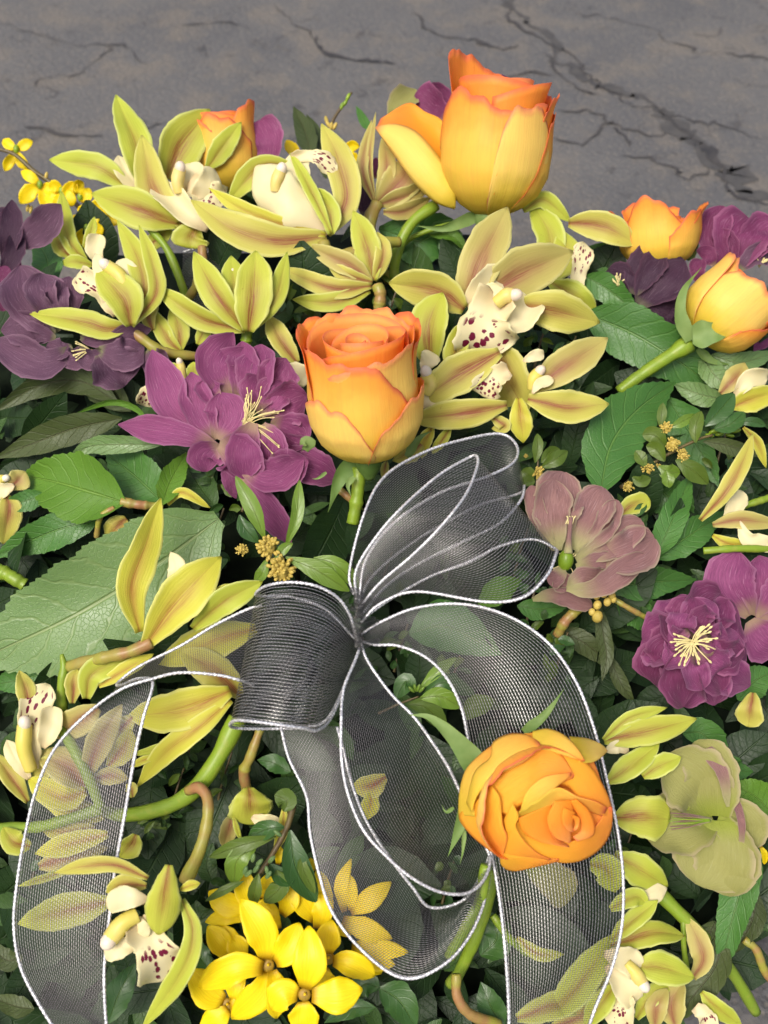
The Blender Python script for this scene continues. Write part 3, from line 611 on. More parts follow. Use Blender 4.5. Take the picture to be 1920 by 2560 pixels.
leaf('curled narrow green leaf over the dark leaves at left', 'R4', [975, 1055, 880, 940, 720, 895, 470, 975], 28, 'l_lime', 0, 0, roll=35)
leaf('pale toothed leaf tip below the left purple petal', 'R4', [1050, 1170, 750, 1170, 560, 1190, 425, 1300], 62, 'l_pale', 0, 18, fold=.2)
leaf('green leaf behind the left dusky hellebore', 'R1', [330, 1330, 300, 1150, 220, 1030], 100, 'l_hell', -14, 10)
leaf('upright olive leaf behind the twin orchids', 'R2', [470, 520, 420, 330, 345, 170], 70, 'l_olive', -18, 0, fold=.4)
leaf('second olive leaf leaning on the upright one', 'R2', [560, 640, 500, 380, 430, 220], 60, 'l_olive', -24, 0)
leaf('small dark pointed leaf left of the top rose', 'R2', [850, 330, 800, 260, 752, 168], 32, 'l_hell', -16, 0, fold=.4)
leaf('dark green leaf under the top rose', 'R2', [900, 960, 1150, 1040, 1300, 1000, 1480, 1140], 150, 'l_hell', -26, 16)
leaf('shaded green leaf behind the rose stem', 'R2', [1250, 1380, 1100, 1200, 960, 950], 130, 'l_dark', -34, 0)
leaf('curled bright leaf edge under the top rose', 'R2', [1220, 1000, 1380, 1010, 1480, 1130], 45, 'l_lime', -18, 0, roll=30)
leaf('broad dull leaf behind the centre rose, left side', 'R5', [520, 420, 300, 240, 130, 480], 150, 'l_olive', -26, 0)
leaf('shaded dark leaf behind the centre rose, top', 'R5', [250, 80, 330, 220, 300, 420], 150, 'l_dark', -32, 0)
leaf('pale leaf under the right rosebud calyx', 'R6', [1220, 320, 1330, 480, 1440, 540], 75, 'l_pale', -6, 10)
leaf('grey green leaf at the right edge by the rosebud', 'R6', [1290, 330, 1480, 380, 1720, 310], 70, 'l_pale', -2, 8)
leaf('dull leaf behind the boxwood sprig at right', 'R6', [1370, 620, 1200, 580, 1050, 520], 75, 'l_pale', -18, 8)
leaf('shaded leaf below the boxwood blossoms', 'R6', [880, 1150, 1050, 1280, 1170, 1400], 130, 'l_hell', -28, 12)
leaf('teal leaf behind the boxwood blossoms', 'R6', [1000, 600, 1150, 830, 1340, 1180], 120, 'l_hell', -22, 14)
leaf('green leaf at right edge beside purple hellebore', 'S4', [1420, 480, 1550, 330, 1720, 240], 130, 'l_hell', -12, 12)
leaf('dark leaf above the pale green hellebore', 'S4', [980, 740, 1150, 760, 1330, 1030], 140, 'l_hell', -20, 14)
leaf('toothed leaf corner right of the pale green hellebore', 'S4', [1300, 900, 1400, 1030, 1540, 1050], 90, 'l_hell', -18, 10)
leaf('bright green leaf at the right edge, low', 'S4', [1720, 1420, 1560, 1250, 1360, 1150], 140, 'l_lime', -6, 14)
leaf('second bright leaf under the low right edge leaf', 'S4', [1450, 1330, 1560, 1420, 1720, 1500], 90, 'l_lime', -10, 10)
leaf('long green leaf pointing down at the lower right', 'S8', [1570, -20, 1540, 250, 1470, 520, 1415, 770], 85, 'l_hell', 2, 22, fold=.25)
leaf('dark narrow leaf crossing at the lower right', 'S8', [1440, 520, 1400, 700, 1290, 850, 1190, 1000], 75, 'l_olive', -4, 12)
leaf('shaded leaf right of the long lower right leaf', 'S8', [1600, 330, 1580, 480, 1490, 640], 60, 'l_olive', -10, 8)
leaf('small dark leaf between tepals and lower right leaf', 'S8', [1400, 480, 1340, 600, 1260, 690], 60, 'l_olive', -8, 8)
leaf('dark leaf left of the yellow flowers', 'S7', [230, 960, 150, 850, 120, 720], 75, 'boxdark', -12, 0)
leaf('dark glossy leaf beside the lower left orchid lip', 'S6', [700, 1290, 780, 1080, 880, 900], 90, 'boxdark', -8, 0)
leaf('dark leaf under the lower left orchid', 'S6', [1380, 560, 1290, 620, 1250, 480], 90, 'l_dark', -20, 0)
leaf('dark leaf at the lower left edge', 'S6', [150, 860, 40, 880, -80, 760], 70, 'l_olive', -14, 0)
leaf('brown green leaf at the bottom left edge', 'S6', [220, 1200, 100, 1180, -60, 1120], 70, 'l_olive', -16, 0)
leaf('teal leaf behind the ribbon at the left edge', 'S6', [180, 500, 60, 560, -60, 600], 120, 'l_dark', -24, 0)
leaf('dark broad leaf right of the yellow flowers', 'S7', [1320, 1060, 1450, 1150, 1560, 1330], 110, 'boxdark', -8, 0)
leaf('dark leaf along the bottom below the ribbon loop', 'S7', [1290, 1190, 1130, 1200, 960, 1290], 60, 'boxdark', -8, 0)
leaf('dark leaf behind the ribbon loop bottom', 'S7', [1320, 1060, 1220, 1040, 1130, 1150], 80, 'boxdark', -14, 0)
leaf('green leaf right of the bow seen through mesh', 'S2', [1200, 60, 1450, 20, 1800, 200], 170, 'l_hell', -10, 0)
leaf('green leaf seen through the upper bow mesh', 'S1', [250, 1230, 400, 1120, 530, 1060], 90, 'l_lime', -14, 0)
leaf('dark leaf under the right ribbon tail', 'S8', [240, 650, 320, 560, 280, 430], 90, 'boxdark', -14, 0)
leaf('dark leaf at bottom centre beside bent stem', 'S8', [350, 1000, 290, 900, 240, 780], 70, 'boxdark', -14, 0)
leaf('teal leaf left of the hanging loop', 'S2', [430, 960, 320, 900, 215, 880], 60, 'boxdark', -4, 0)
leaf('shaded leaf behind forsythia and boxwood', 'S7', [240, 380, 200, 260, 240, 120], 70, 'l_dark', -16, 0)

# ------------------------------------------------------------------ roses
G3 = [(-180, .93), (-140, 1.0), (-100, .97)]
rose('open orange rose standing at the centre above the bow', 'R5', 832, 1268, 785, 520, 30, 362, [
    ([(110, .98), (150, 1.06), (180, 1.08), (210, 1.06), (250, 1.0)], .88, .09, .02, ('rose_in', 'rose_core')),
    ([(70, .93), (100, 1.03), (130, 1.06), (160, .98)], .92, .13, .06, ('rose_out', 'rose_in')),
    ([(-165, .98), (-135, 1.05), (-105, 1.07), (-80, 1.02), (-62, .8)], .94, .13, .08, ('rose_out', 'rose_in')),
    ([(-40, .84), (0, .90), (30, .95), (60, 1.02), (90, 1.05), (125, .95)], .91, .07, .02, ('rose_yel', 'rose_in')),
    ([(-140, .78), (-95, .93), (-70, .97), (-48, .95), (-24, .92), (0, .93), (20, .85), (34, .74), (46, .6), (60, .4)], .965, .03, 0, ('rose_out', 'rose_in')),
    ([(-155, .4), (-90, .47), (-70, .58), (-50, .62), (-22, .57), (-8, .46), (0, .36), (8, .24), (14, .1)], 1.015, .0, 0, ('rose_yel', 'rose_in')),
    ([(0, .1), (6, .25), (10, .35), (19, .46), (43, .59), (70, .62), (95, .6), (150, .5)], 1.03, .035, 0, ('rose_yel', 'rose_in'))],
    12, 3, 7, inner_top=1.04, stem=([770, 1320, 760, 1500, 730, 1680], (46, 44, 42), -60, -.1),
    sepals=[([790, 1290, 660, 1370, 570, 1610], 75, dict(z0=-60)), ([560, 1350, 500, 1390, 465, 1390], 14), ([1080, 1250, 1160, 1130, 1245, 1080], 34, dict(z0=-120)), ([460, 1200, 420, 1150, 385, 1240], 50, dict(z0=-160)), ([740, 1380, 700, 1430, 720, 1510], 22)])
T = rose('tall orange rose at the top with a flared left petal', 'F', 1054, 470, 1074, 218, 17, 117, [
    ([(80, .9), (110, 1.0), (145, 1.07), (180, 1.12), (205, 1.08)], .90, .07, .03, ('rose_in', 'rose_core')),
    ([(-205, 1.02), (-185, 1.12), (-160, 1.22), (-130, 1.28), (-105, 1.27), (-88, 1.2), (-72, .95)], .88, .05, .03, ('rose_out', 'rose_in')),
    ([(50, .85), (80, .98), (100, 1.02), (125, 1.0), (150, .9)], .95, .12, .05, ('rose_out', 'rose_in')),
    ([(-105, .45), (-90, .75), (-70, .9), (-52, .98), (-35, .93), (-10, .86), (10, .82), (30, .86), (60, .9)], .97, .045, 0, ('rose_out', 'rose_in')),
    ([(-8, .1), (-4, .4), (2, .68), (12, .82), (28, .86), (48, .85), (64, .72), (80, .6), (100, .4)], 1.01, .0, 0, ('rose_yel', 'rose_in')),
    ([(40, .2), (52, .5), (64, .74), (80, .84), (105, .86), (150, .7)], 1.03, .03, .02, ('rose_out', 'rose_in'))],
    14, 5, 8, inner_top=1.1, stem=([1052, 462, 880, 520, 850, 620], (6, 6), -40, -.3),
    sepals=[([1075, 455, 1120, 440, 1150, 400], 7, dict(z0=20)), ([1040, 462, 960, 492, 900, 488], 15, dict(z0=-5))])
T.crop = 'R2'; T.sc = CROPS['R2'][2]
T.loft([(1300, 760, -60), (1260, 560, -50), (1150, 400, -40), (1000, 300, -10), (885, 308, 10)], [(1340, 500, -120), (1320, 280, -150), (1200, 205, -160), (1090, 148, -160), (912, 250, -80)], None, bulge=-.25, mats=('rose_in', 'rose_in'), thick=.0005)
T.loft([(1390, 838, 70), (1270, 795, 80), (1140, 680, 60), (1000, 490, 40), (876, 310, 10)], [(1398, 825, 90), (1392, 700, 130), (1330, 560, 110), (1235, 430, 75), (1130, 325, 50), (1000, 284, 30), (884, 300, 12)], None, bulge=.22, mats=('rose_yel', 'rose_yel'), thick=.0006, wav=.03)
T = rose('orange rose facing the viewer on the right ribbon tail', 'S3', 480, 800, 720, 930, 62, 400, [
    ([(-20, .3), (20, .5), (60, .52), (100, .4)], .98, .0, .0, ('rose_yel', 'rose_in')), ([(80, .3), (120, .5), (160, .52), (200, .4)], .98, .0, .0, ('rose_out', 'rose_in')),
    ([(180, .3), (220, .5), (260, .52), (300, .4)], .98, .0, .0, ('rose_out', 'rose_in')), ([(270, .3), (300, .5), (330, .52), (360, .4)], .96, .0, .0, ('rose_out', 'rose_in'))],
    46, 11, 0, inner_top=.84, stem=([300, 1300, 250, 1560, 140, 1760, 60, 1900], (42, 40), -170, -.1),
    sepals=[([300, 760, 130, 520, -60, 350, -200, 330], 85, dict(z0=-120, bow=.02, tip=-.1)), ([190, 880, 120, 1080, 50, 1250], 55, dict(z0=-90)), ([160, 1080, 150, 1200, 130, 1300], 16, dict(z0=-60)), ([540, 440, 680, 330, 805, 160], 38, dict(z0=-150)), ([90, 930, 40, 960, 10, 910], 14)])
def dome(E, off):
    o = []
    for i, (x, y) in enumerate(E):
        q = 1 - ((x - 620) / 530) ** 2 - ((y - 880) / 490) ** 2; z = 330 * math.sqrt(max(q, 0)) - 300 * max(-q, 0) + (off[0] if isinstance(off, tuple) else off)
        o.append((x, y, z))
    return o
def dp(L, R, oL, oR, mats, bulge=.05, wav=.012): T.loft(dome(L, oL), dome(R, oR), None, bulge=bulge, mats=mats, thick=.0005, nv=32, nu=11, wav=wav)
RO, RY, RI, RC = ('rose_in', 'rose_out'), ('rose_in', 'rose_yel'), ('rose_in', 'rose_in'), ('rose_core', 'rose_core')
dp([(140, 880), (300, 560), (620, 445), (950, 570), (1085, 880)], [(140, 905), (300, 1190), (620, 1290), (950, 1190), (1085, 905)], -75, -75, RI, .02)
dp([(610, 560), (800, 540), (960, 650), (1065, 800), (1118, 950), (1112, 1060)], [(560, 700), (700, 760), (840, 800), (900, 900), (980, 930), (1060, 980)], -20, -60, RI, .1)
dp([(838, 470), (950, 482), (1040, 518), (1085, 562)], [(900, 640), (980, 640), (1040, 610), (1084, 566)], -20, -20, RY)
dp([(600, 436), (700, 420), (800, 458), (885, 540), (940, 628)], [(600, 560), (690, 560), (780, 585), (860, 612), (936, 632)], 30, -10, RO, .12)
dp([(118, 980), (126, 830), (165, 690), (255, 590), (345, 520)], [(230, 990), (215, 860), (250, 720), (330, 650), (420, 590)], -20, 10, RO, .08)
dp([(310, 800), (440, 680), (560, 610), (650, 530), (780, 580), (870, 720)], [(390, 960), (450, 980), (500, 930), (590, 880), (720, 800), (860, 740)], -10, -25, RI, .04)
dp([(172, 900), (225, 700), (325, 605), (345, 505), (450, 452), (560, 458), (640, 505)], [(205, 965), (245, 850), (345, 738), (450, 682), (550, 632), (620, 570), (650, 520)], 20, 50, RO, .16)
dp([(520, 950), (560, 830), (680, 730), (850, 702)], [(545, 960), (625, 900), (745, 806), (850, 722)], 20, 5, RO, .05)
dp([(500, 960), (620, 890), (760, 800), (895, 858), (1000, 885), (1085, 930)], [(500, 1060), (640, 1000), (760, 930), (880, 900), (960, 950), (1060, 990)], 15, -70, RO, -.05)
dp([(480, 1040), (560, 1180), (660, 1255), (800, 1290), (930, 1270), (1045, 1195), (1110, 1080), (1118, 930)], [(520, 1000), (580, 1080), (700, 1130), (830, 1150), (930, 1120), (1000, 1060), (1050, 990), (1065, 920)], 20, -60, RI, .12)
dp([(505, 1000), (545, 1090), (640, 1150), (760, 1175), (838, 1188)], [(735, 905), (720, 980), (715, 1050), (745, 1120), (830, 1170)], 10, -50, RC, .05)
dp([(885, 875), (965, 950), (1000, 1040), (990, 1112), (890, 1150)], [(830, 890), (880, 960), (910, 1030), (910, 1080), (860, 1120)], 0, -40, RC, .16)
dp([(745, 888), (698, 980), (703, 1060), (750, 1132), (835, 1160)], [(850, 880), (870, 950), (855, 1010), (850, 1080), (850, 1150)], 0, -25, RC, .14)
dp([(800, 930), (790, 1000), (810, 1060), (850, 1090)], [(880, 960), (870, 1000), (860, 1040), (870, 1085)], 15, -10, RC, .2)
dp([(870, 980), (905, 1000), (900, 1050), (880, 1080)], [(850, 990), (870, 1010), (875, 1040), (865, 1075)], 10, -15, RC, .2)
dp([(310, 798), (215, 905), (120, 985), (190, 1100), (280, 1180), (392, 1262)], [(335, 790), (385, 860), (398, 960), (408, 1050), (436, 1130), (402, 1262)], 0, 45, RY, .1)
dp([(412, 1010), (425, 1100), (415, 1200), (430, 1260), (560, 1265), (700, 1275)], [(470, 900), (510, 985), (492, 1050), (545, 1145), (630, 1225), (720, 1268)], 10, 45, RY, .1)
dp([(388, 1235), (398, 1305), (470, 1345), (600, 1322), (770, 1280)], [(425, 1225), (460, 1240), (540, 1245), (640, 1255), (770, 1262)], 20, 20, RO, .2)
rose('yellow rosebud with green sepals at the right edge', 'R6', 1190, 215, 1560, -110, 8, 265, [
    ([(-170, .9), (-130, 1.0), (-90, 1.05), (-60, 1.0), (-30, .8)], .86, .03, 0, ('rose_yel', 'rose_in')),
    ([(60, .8), (90, .98), (120, 1.02), (150, 1.0), (190, .9)], .92, .06, .05, ('rose_out', 'rose_in')),
    ([(-70, .6), (-40, .85), (-10, .95), (30, .98), (60, .92), (100, .7)], .96, .02, 0, ('rose_yel', 'rose_in')),
    ([(-140, .55), (-100, .9), (-80, 1.02), (-58, .98), (-44, .6), (-38, .2)], 1.04, .02, .0, ('rose_yel', 'rose_in')),
    ([(30, .4), (60, .7), (85, .85), (110, .9), (150, .7)], 1.05, .05, .02, ('rose_out', 'rose_in'))],
    10, 17, 8, mats_out=('rose_yel', 'rose_in'), stem=([1150, 255, 1000, 350, 850, 450, 690, 570], (62, 42, 40, 38), 10, -.05),
    sepals=[([1150, 240, 1090, 60, 1120, -100, 1230, -240], 50, dict(z0=90)), ([1170, 200, 1280, 190, 1370, 170, 1418, 95], 95, dict(z0=170)), ([1200, 290, 1300, 370, 1450, 400], 30, dict(z0=-40))])
rose('orange rose opening behind the dark hellebore, far right', 'F', 1425, 585, 1412, 452, 12, 82, [
    ([(130, .95), (170, 1.1), (200, 1.1), (230, 1.0)], .9, .06, .1, ('rose_in', 'rose_in')),
    ([(40, .7), (60, .95), (80, 1.0), (100, .95), (120, .7)], .9, .06, .35, ('rose_out', 'rose_in')),
    ([(-140, .8), (-110, 1.0), (-80, 1.0), (-55, .8)], .95, .06, .3, ('rose_out', 'rose_out')),
    ([(0, .5), (30, .85), (50, .92), (70, .75), (85, .4)], 1.0, .05, .2, ('rose_out', 'rose_in')),
    ([(-75, .6), (-50, 1.0), (-30, 1.18), (-10, 1.05), (15, .8), (40, .5)], 1.0, .03, .05, ('rose_out', 'rose_in'))],
    -10, 23, 6, inner_top=.85, sepals=[([1480, 560, 1500, 530, 1512, 500], 16, dict(z0=-20))])
rose('orange rose half hidden behind the left orchids', 'F', 500, 420, 485, 262, 10, 70, [
    ([(140, .95), (180, 1.12), (220, 1.0)], .9, .06, .05, ('rose_in', 'rose_in')),
    ([(-150, .8), (-115, 1.0), (-80, 1.06), (-50, 1.0), (-15, .8)], .98, .05, .06, ('rose_out', 'rose_in')),
    ([(5, .75), (35, 1.0), (60, 1.16), (90, 1.16), (125, .95)], .98, .03, .0, ('rose_out', 'rose_in')),
    ([(-70, .6), (-40, .95), (-20, 1.0), (5, .93), (30, .85), (55, .6)], 1.02, .02, .0, ('rose_out', 'rose_in'))], -34, 29, 7, inner_top=1.06)

# ------------------------------------------------------------------ orchids
orchid('lime orchid with tall pointed tepal at the upper left', 'R1', 930, 690, -4, 'o_lime', [
    ([900, 700, 820, 600, 770, 500], 80, dict(m='cream')), ([830, 690, 620, 560, 345, 525], 92), ([930, 690, 880, 420, 760, 125], 112), ([1080, 640, 1180, 420, 1345, 212], 150, dict(m='o_green')), ([1340, 580, 1440, 440, 1552, 288], 75)])
orchid('green orchid with spotted cream lip at the upper left', 'R1', 1200, 900, 8, 'o_green', [
    ([1180, 940, 1000, 720, 930, 385], 112, dict(m='o_tan')), ([1160, 935, 900, 840, 622, 745], 128), ([1280, 950, 1240, 1010, 1235, 1085], 120, dict(z0=60, pr='round'))],
    ([1230, 650, 1330, 740, 1430, 830], 120), [([1345, 975, 1200, 860, 1008, 685], 85, dict(cup=.5)), ([1250, 760, 1340, 680, 1395, 585], 80), ([1200, 740, 1240, 640, 1230, 540], 75, dict(z0=0))],
    col=([1165, 730, 1150, 660, 1165, 580], 44, 70))
orchid('orchid with long red striped tepals left of the top rose', 'R2', 560, 1010, 16, 'o_tan', [
    ([340, 560, 130, 570, -60, 780], 85, dict(m='o_green', z0=-60)), ([560, 1000, 690, 780, 640, 520, 530, 318], 108, dict(z0=-30)),
    ([560, 1010, 250, 1040, -50, 960, -275, 790], 120), ([555, 1005, 250, 930, 0, 830, -165, 715], 62, dict(m='o_yel')),
    ([590, 1000, 580, 850, 485, 715], 80, dict(m='o_lime')), ([590, 990, 490, 780, 400, 600, 335, 495], 48, dict(m='o_lime', z0=60))],
    ([330, 500, 500, 500, 625, 600], 62, dict(z0=-10)), [([560, 1010, 360, 860, 240, 740, 100, 560], 150, dict(z0=20, cup=-.3)), ([420, 800, 380, 620, 330, 480], 80, dict(z0=10))],
    col=([230, 720, 235, 660, 265, 585], 42, 60))
orchid('yellow green orchid over the left dusky hellebore', 'R4', 840, 420, 14, 'o_green', [
    ([860, 395, 1010, 190, 985, -20, 900, -220], 62), ([850, 400, 930, 230, 900, -20, 765, -250], 88), ([700, 300, 640, 0, 620, -50], 50, dict(m='cream')), ([830, 405, 690, 420, 530, 375, 222, 325], 92, dict(z0=10)), ([850, 400, 800, 220, 640, 55], 125, dict(z0=90))],
    ([760, 330, 620, 150, 495, 80], 85, dict(z0=25)), [([800, 300, 860, 120, 760, -20], 70, dict(z0=20, cup=.2))], col=([850, 260, 790, 90, 690, 10], 45, 50))
orchid('blurred pale orchid behind the left yellow green one', 'R1', 560, 1180, -16, 'o_lime', [
    ([560, 1180, 440, 1020, 405, 740], 62), ([600, 1200, 500, 1180, 405, 1185], 48), ([540, 1090, 590, 980, 608, 895], 34), ([460, 1150, 400, 1080, 350, 1000], 60, dict(m='o_green')), ([930, 1100, 1020, 1030, 1110, 940], 60, dict(m='o_green'))], None, [([660, 1200, 620, 1100, 640, 1000], 60)])
orchid('green bell shaped orchid seen from behind, left of centre', 'F', 537, 718, 6, 'o_green', [
    ([515, 705, 505, 610, 500, 560], 30, dict(m='o_lime')), ([530, 712, 440, 690, 340, 622], 27), ([530, 712, 470, 640, 424, 552], 34), ([545, 712, 595, 640, 617, 552], 22, dict(m='o_lime')), ([537, 716, 548, 630, 552, 550], 44)], col=([505, 640, 503, 590], 9, 0))
orchid('two olive tepals with red bases under the bell orchid', 'R4', 1170, 560, -8, 'o_green', [
    ([1170, 560, 1160, 420, 1110, 285], 72), ([1170, 565, 1080, 480, 990, 300], 62), ([990, 430, 960, 320, 1010, 150], 60, dict(m='o_tan')), ([1280, 520, 1330, 420, 1340, 380], 50, dict(m='o_lime'))])
orchid('tan orchid from behind, just left of the top rose', 'R2', 880, 800, -2, 'o_pink', [
    ([890, 790, 950, 600, 930, 370], 62), ([890, 800, 1080, 620, 1110, 470], 130), ([870, 795, 795, 560, 855, 285], 40), ([875, 795, 840, 520, 880, 235], 24), ([905, 805, 1060, 760, 1215, 690], 75), ([930, 855, 1070, 850, 1220, 770], 62)])
orchid('olive orchid facing away above the centre rose', 'R2', 860, 1340, -2, 'o_tan', [
    ([870, 1300, 930, 1120, 890, 1000], 60), ([865, 1300, 830, 1100, 740, 870], 100, dict(m='o_green')), ([855, 1310, 700, 1200, 450, 1080], 75, dict(m='o_pink')), ([860, 1310, 700, 1270, 580, 1200], 55), ([840, 1365, 600, 1440, 365, 1420], 68, dict(m='o_green')), ([855, 1335, 600, 1350, 278, 1220], 72)])
orchid('tan orchid with wine spotted white lip, right of centre', 'F', 1010, 665, 18, 'o_tan', [
    ([1030, 650, 1130, 590, 1228, 548], 56, dict(m='o_pink')), ([1005, 662, 1040, 560, 1092, 458], 50, dict(m='o_pink')), ([1110, 660, 1190, 670, 1287, 695], 45), ([1060, 740, 1085, 800, 1135, 886], 56), ([1003, 668, 940, 628, 848, 614], 46)],
    ([1080, 640, 1050, 690, 1056, 768], 66, dict(z0=52)), [([1015, 665, 1035, 625, 1088, 588], 32, dict(z0=36, cup=.6)), ([1075, 700, 1115, 690, 1146, 648], 36, dict(z0=44, cup=.6)), ([1050, 660, 1062, 640, 1080, 618], 22, dict(z0=50))], col=([1072, 655, 1092, 640, 1108, 638], 17, 74))
orchid('tan orchid below the spotted lip orchid, tepals spread right', 'F', 1100, 850, 8, 'o_tan', [
    ([1120, 860, 1125, 905, 1130, 952], 26, dict(m='o_yel')), ([1060, 900, 1090, 920, 1062, 925], 16), ([1080, 760, 990, 810, 905, 868], 44), ([1095, 875, 1000, 893, 895, 905], 34), ([1150, 840, 1230, 785, 1305, 735], 40, dict(m='o_pink')), ([1140, 862, 1230, 880, 1307, 872], 38)],
    ([1100, 800, 1065, 820, 1050, 860], 34, dict(z0=30)), [([1150, 850, 1165, 830, 1195, 818], 12), ([1130, 780, 1150, 770, 1175, 765], 12)], col=([1150, 840, 1152, 820, 1164, 804], 14, 45))
orchid('orchid peeking out between centre rose and tan orchid', 'F', 925, 830, 4, 'o_tan', [
    ([930, 790, 925, 700, 955, 640], 45, dict(m='o_green')), ([990, 830, 985, 760, 1000, 700], 30, dict(m='o_green'))], None, [([905, 880, 930, 860, 968, 836], 22), ([912, 800, 925, 780, 935, 762], 20)], col=([920, 850, 930, 830, 922, 808], 16, 30))
orchid('orchid behind the tan one, tepal arching right', 'F', 1150, 560, -6, 'o_lime', [
    ([1130, 455, 1175, 432, 1228, 478], 20), ([1150, 590, 1190, 520, 1148, 445], 34), ([1160, 600, 1220, 560, 1210, 500], 34, dict(m='o_green')), ([1228, 482, 1300, 488, 1369, 526], 34, dict(m='o_tan')), ([1190, 610, 1240, 640, 1283, 668], 32)],
    ([1240, 640, 1252, 580, 1262, 524], 24, dict(z0=40)))
orchid('yellow orchid with two upright tepals on the pale leaf', 'R7', 940, 1020, 14, 'o_yel', [
    ([1560, 1400, 1380, 1230, 1180, 1120], 120, dict(m='o_tan', z0=-160)), ([1660, 960, 1400, 1040, 1050, 1180], 130, dict(z0=-200)), ([1250, 960, 1450, 790, 1680, 670], 95, dict(m='o_lime')), ([1350, 800, 1430, 730, 1474, 678], 45), ([1090, 720, 1150, 580, 1105, 478], 62, dict(m='cream')), ([905, 985, 850, 700, 950, 400, 1035, 160], 118), ([950, 1060, 1100, 850, 1280, 650, 1410, 525], 150, dict(cup=.4))])
orchid('yellow orchid tepals under the twisted ribbon, left of bow', 'S5', 1480, 110, 0, 'o_yel', [
    ([470, 150, 480, 0, 500, -60], 60, dict(m='o_tan')), ([560, 120, 600, -40, 830, -130], 90, dict(m='o_lime')), ([640, 40, 800, -60, 980, -160], 55), ([1300, 300, 1100, 420, 860, 480], 36, dict(m='o_lime')), ([1040, 490, 930, 520, 850, 560], 28), ([1490, 70, 1200, 190, 860, 230], 140), ([1495, 130, 1300, 300, 1080, 460, 918, 665], 85)])
orchid('brown flushed orchid seen through the left ribbon tail', 'S5', 700, 740, -6, 'o_tan', [
    ([640, 180, 520, 260, 360, 360], 105, dict(m='o_pink')), ([860, 240, 760, 330, 620, 420], 95), ([300, 800, 450, 830, 660, 900], 90, dict(m='o_yel')), ([250, 1210, 400, 1160, 680, 1090], 75, dict(m='o_pink')), ([620, 960, 450, 990, 280, 960], 70), ([420, 620, 330, 560, 220, 620], 80), ([600, 640, 720, 620, 820, 640], 60, dict(m='o_pink')), ([560, 700, 430, 560, 260, 480], 120, dict(m='o_pink')), ([560, 720, 400, 760, 200, 640], 100, dict(m='o_yel')), ([700, 560, 800, 440, 840, 330], 80), ([560, 640, 640, 400, 780, 180], 90, dict(m='o_pink')), ([880, 1000, 850, 1070, 780, 1140], 80, dict(m='o_green')), ([200, 1080, 90, 1050, 30, 960], 80, dict(m='o_green')), ([700, 1000, 500, 1050, 250, 1120], 80, dict(m='o_yel')), ([860, 760, 850, 700, 820, 680], 40)])
orchid('pale orchid at the left edge with wine marked lip', 'S5', 190, 600, 4, 'o_yel', [
    ([190, 200, 170, 80, 128, -50], 66, dict(m='o_tan')), ([180, 790, 80, 640, -40, 480], 66, dict(m='o_tan')), ([190, 640, 90, 480, 50, 400], 60, dict(m='cream'))], ([210, 580, 200, 260, 310, 25], 105, dict(cup=.2)), [([280, 440, 320, 320, 340, 170], 72)], col=([200, 580, 155, 440, 160, 290], 52, 70))
orchid('hooded yellow orchid with spotted lip at the lower left', 'S6', 1160, 380, 46, 'o_yel', [
    ([720, 500, 450, 560, 145, 640], 125, dict(m='o_green', z0=-380, tip=-.02)), ([560, 250, 350, 330, 130, 400], 32, dict(z0=-380, m='o_green')), ([950, 400, 800, 390, 700, 440], 70, dict(m='o_tan', z0=-60)),
    ([1180, 490, 1250, 700, 1180, 950, 930, 1290], 78, dict(m='o_lime', z0=-30)), ([960, 350, 750, 265, 560, 270, 382, 318], 58, dict(m='o_tan', z0=20)), ([1170, 425, 1230, 400, 1292, 385], 36, dict(z0=40)), ([1095, 265, 1065, 460, 1030, 695], 112, dict(z0=110, m='o_green', cup=-.35, pr='round'))],
    ([880, 640, 990, 800, 1080, 1010], 165, dict(z0=20, cup=.25)), [([960, 490, 830, 480, 688, 515], 75, dict(z0=30)), ([900, 780, 780, 800, 675, 830], 70, dict(z0=0)), ([900, 600, 930, 680, 930, 740], 40, dict(z0=45, cup=-.3))], col=([890, 590, 800, 640, 715, 745], 62, 40))
orchid('lime orchid tepals under the right purple hellebore', 'S4', 350, 790, 0, 'o_green', [
    ([350, 800, 650, 740, 1055, 635], 118), ([345, 795, 560, 620, 830, 550], 62, dict(m='o_lime')), ([540, 900, 470, 850, 370, 890], 60, dict(m='cream'))])
orchid('bright lime orchid tepals right of the ribbon tail', 'S4', 400, 1100, 4, 'o_lime', [
    ([660, 1090, 800, 1000, 952, 940], 92), ([380, 1130, 560, 1010, 772, 840], 105)])
orchid('blunt lime orchid tepal touching the ribbon edge', 'S4', 460, 1420, 4, 'o_lime', [([430, 1420, 640, 1410, 855, 1430], 185, dict(pr='round', m='o_green'))])
orchid('lime orchid below the blunt tepal', 'S8', 930, 200, 2, 'o_lime', [([940, 390, 1060, 350, 1150, 320], 60, dict(m='cream')), ([900, 150, 1030, 230, 1152, 300], 82)])
orchid('lime orchid with two pointed tepals low on the right', 'S8', 920, 580, 2, 'o_lime', [([880, 600, 1080, 540, 1230, 555], 68, dict(m='o_green')), ([890, 570, 1000, 470, 1105, 385], 52), ([880, 420, 1000, 360, 1060, 400], 50)])
orchid('lime orchid with cream lip at the bottom right', 'S8', 960, 700, 6, 'o_lime', [([900, 800, 840, 880, 760, 990], 60), ([1010, 700, 1130, 710, 1282, 755], 85)], ([950, 830, 945, 900, 900, 1010], 80, dict(cup=.15)), [([850, 640, 950, 670, 1030, 720], 65), ([860, 700, 940, 790, 1000, 880], 62)], col=([960, 690, 1000, 730, 1040, 790], 36, 40))
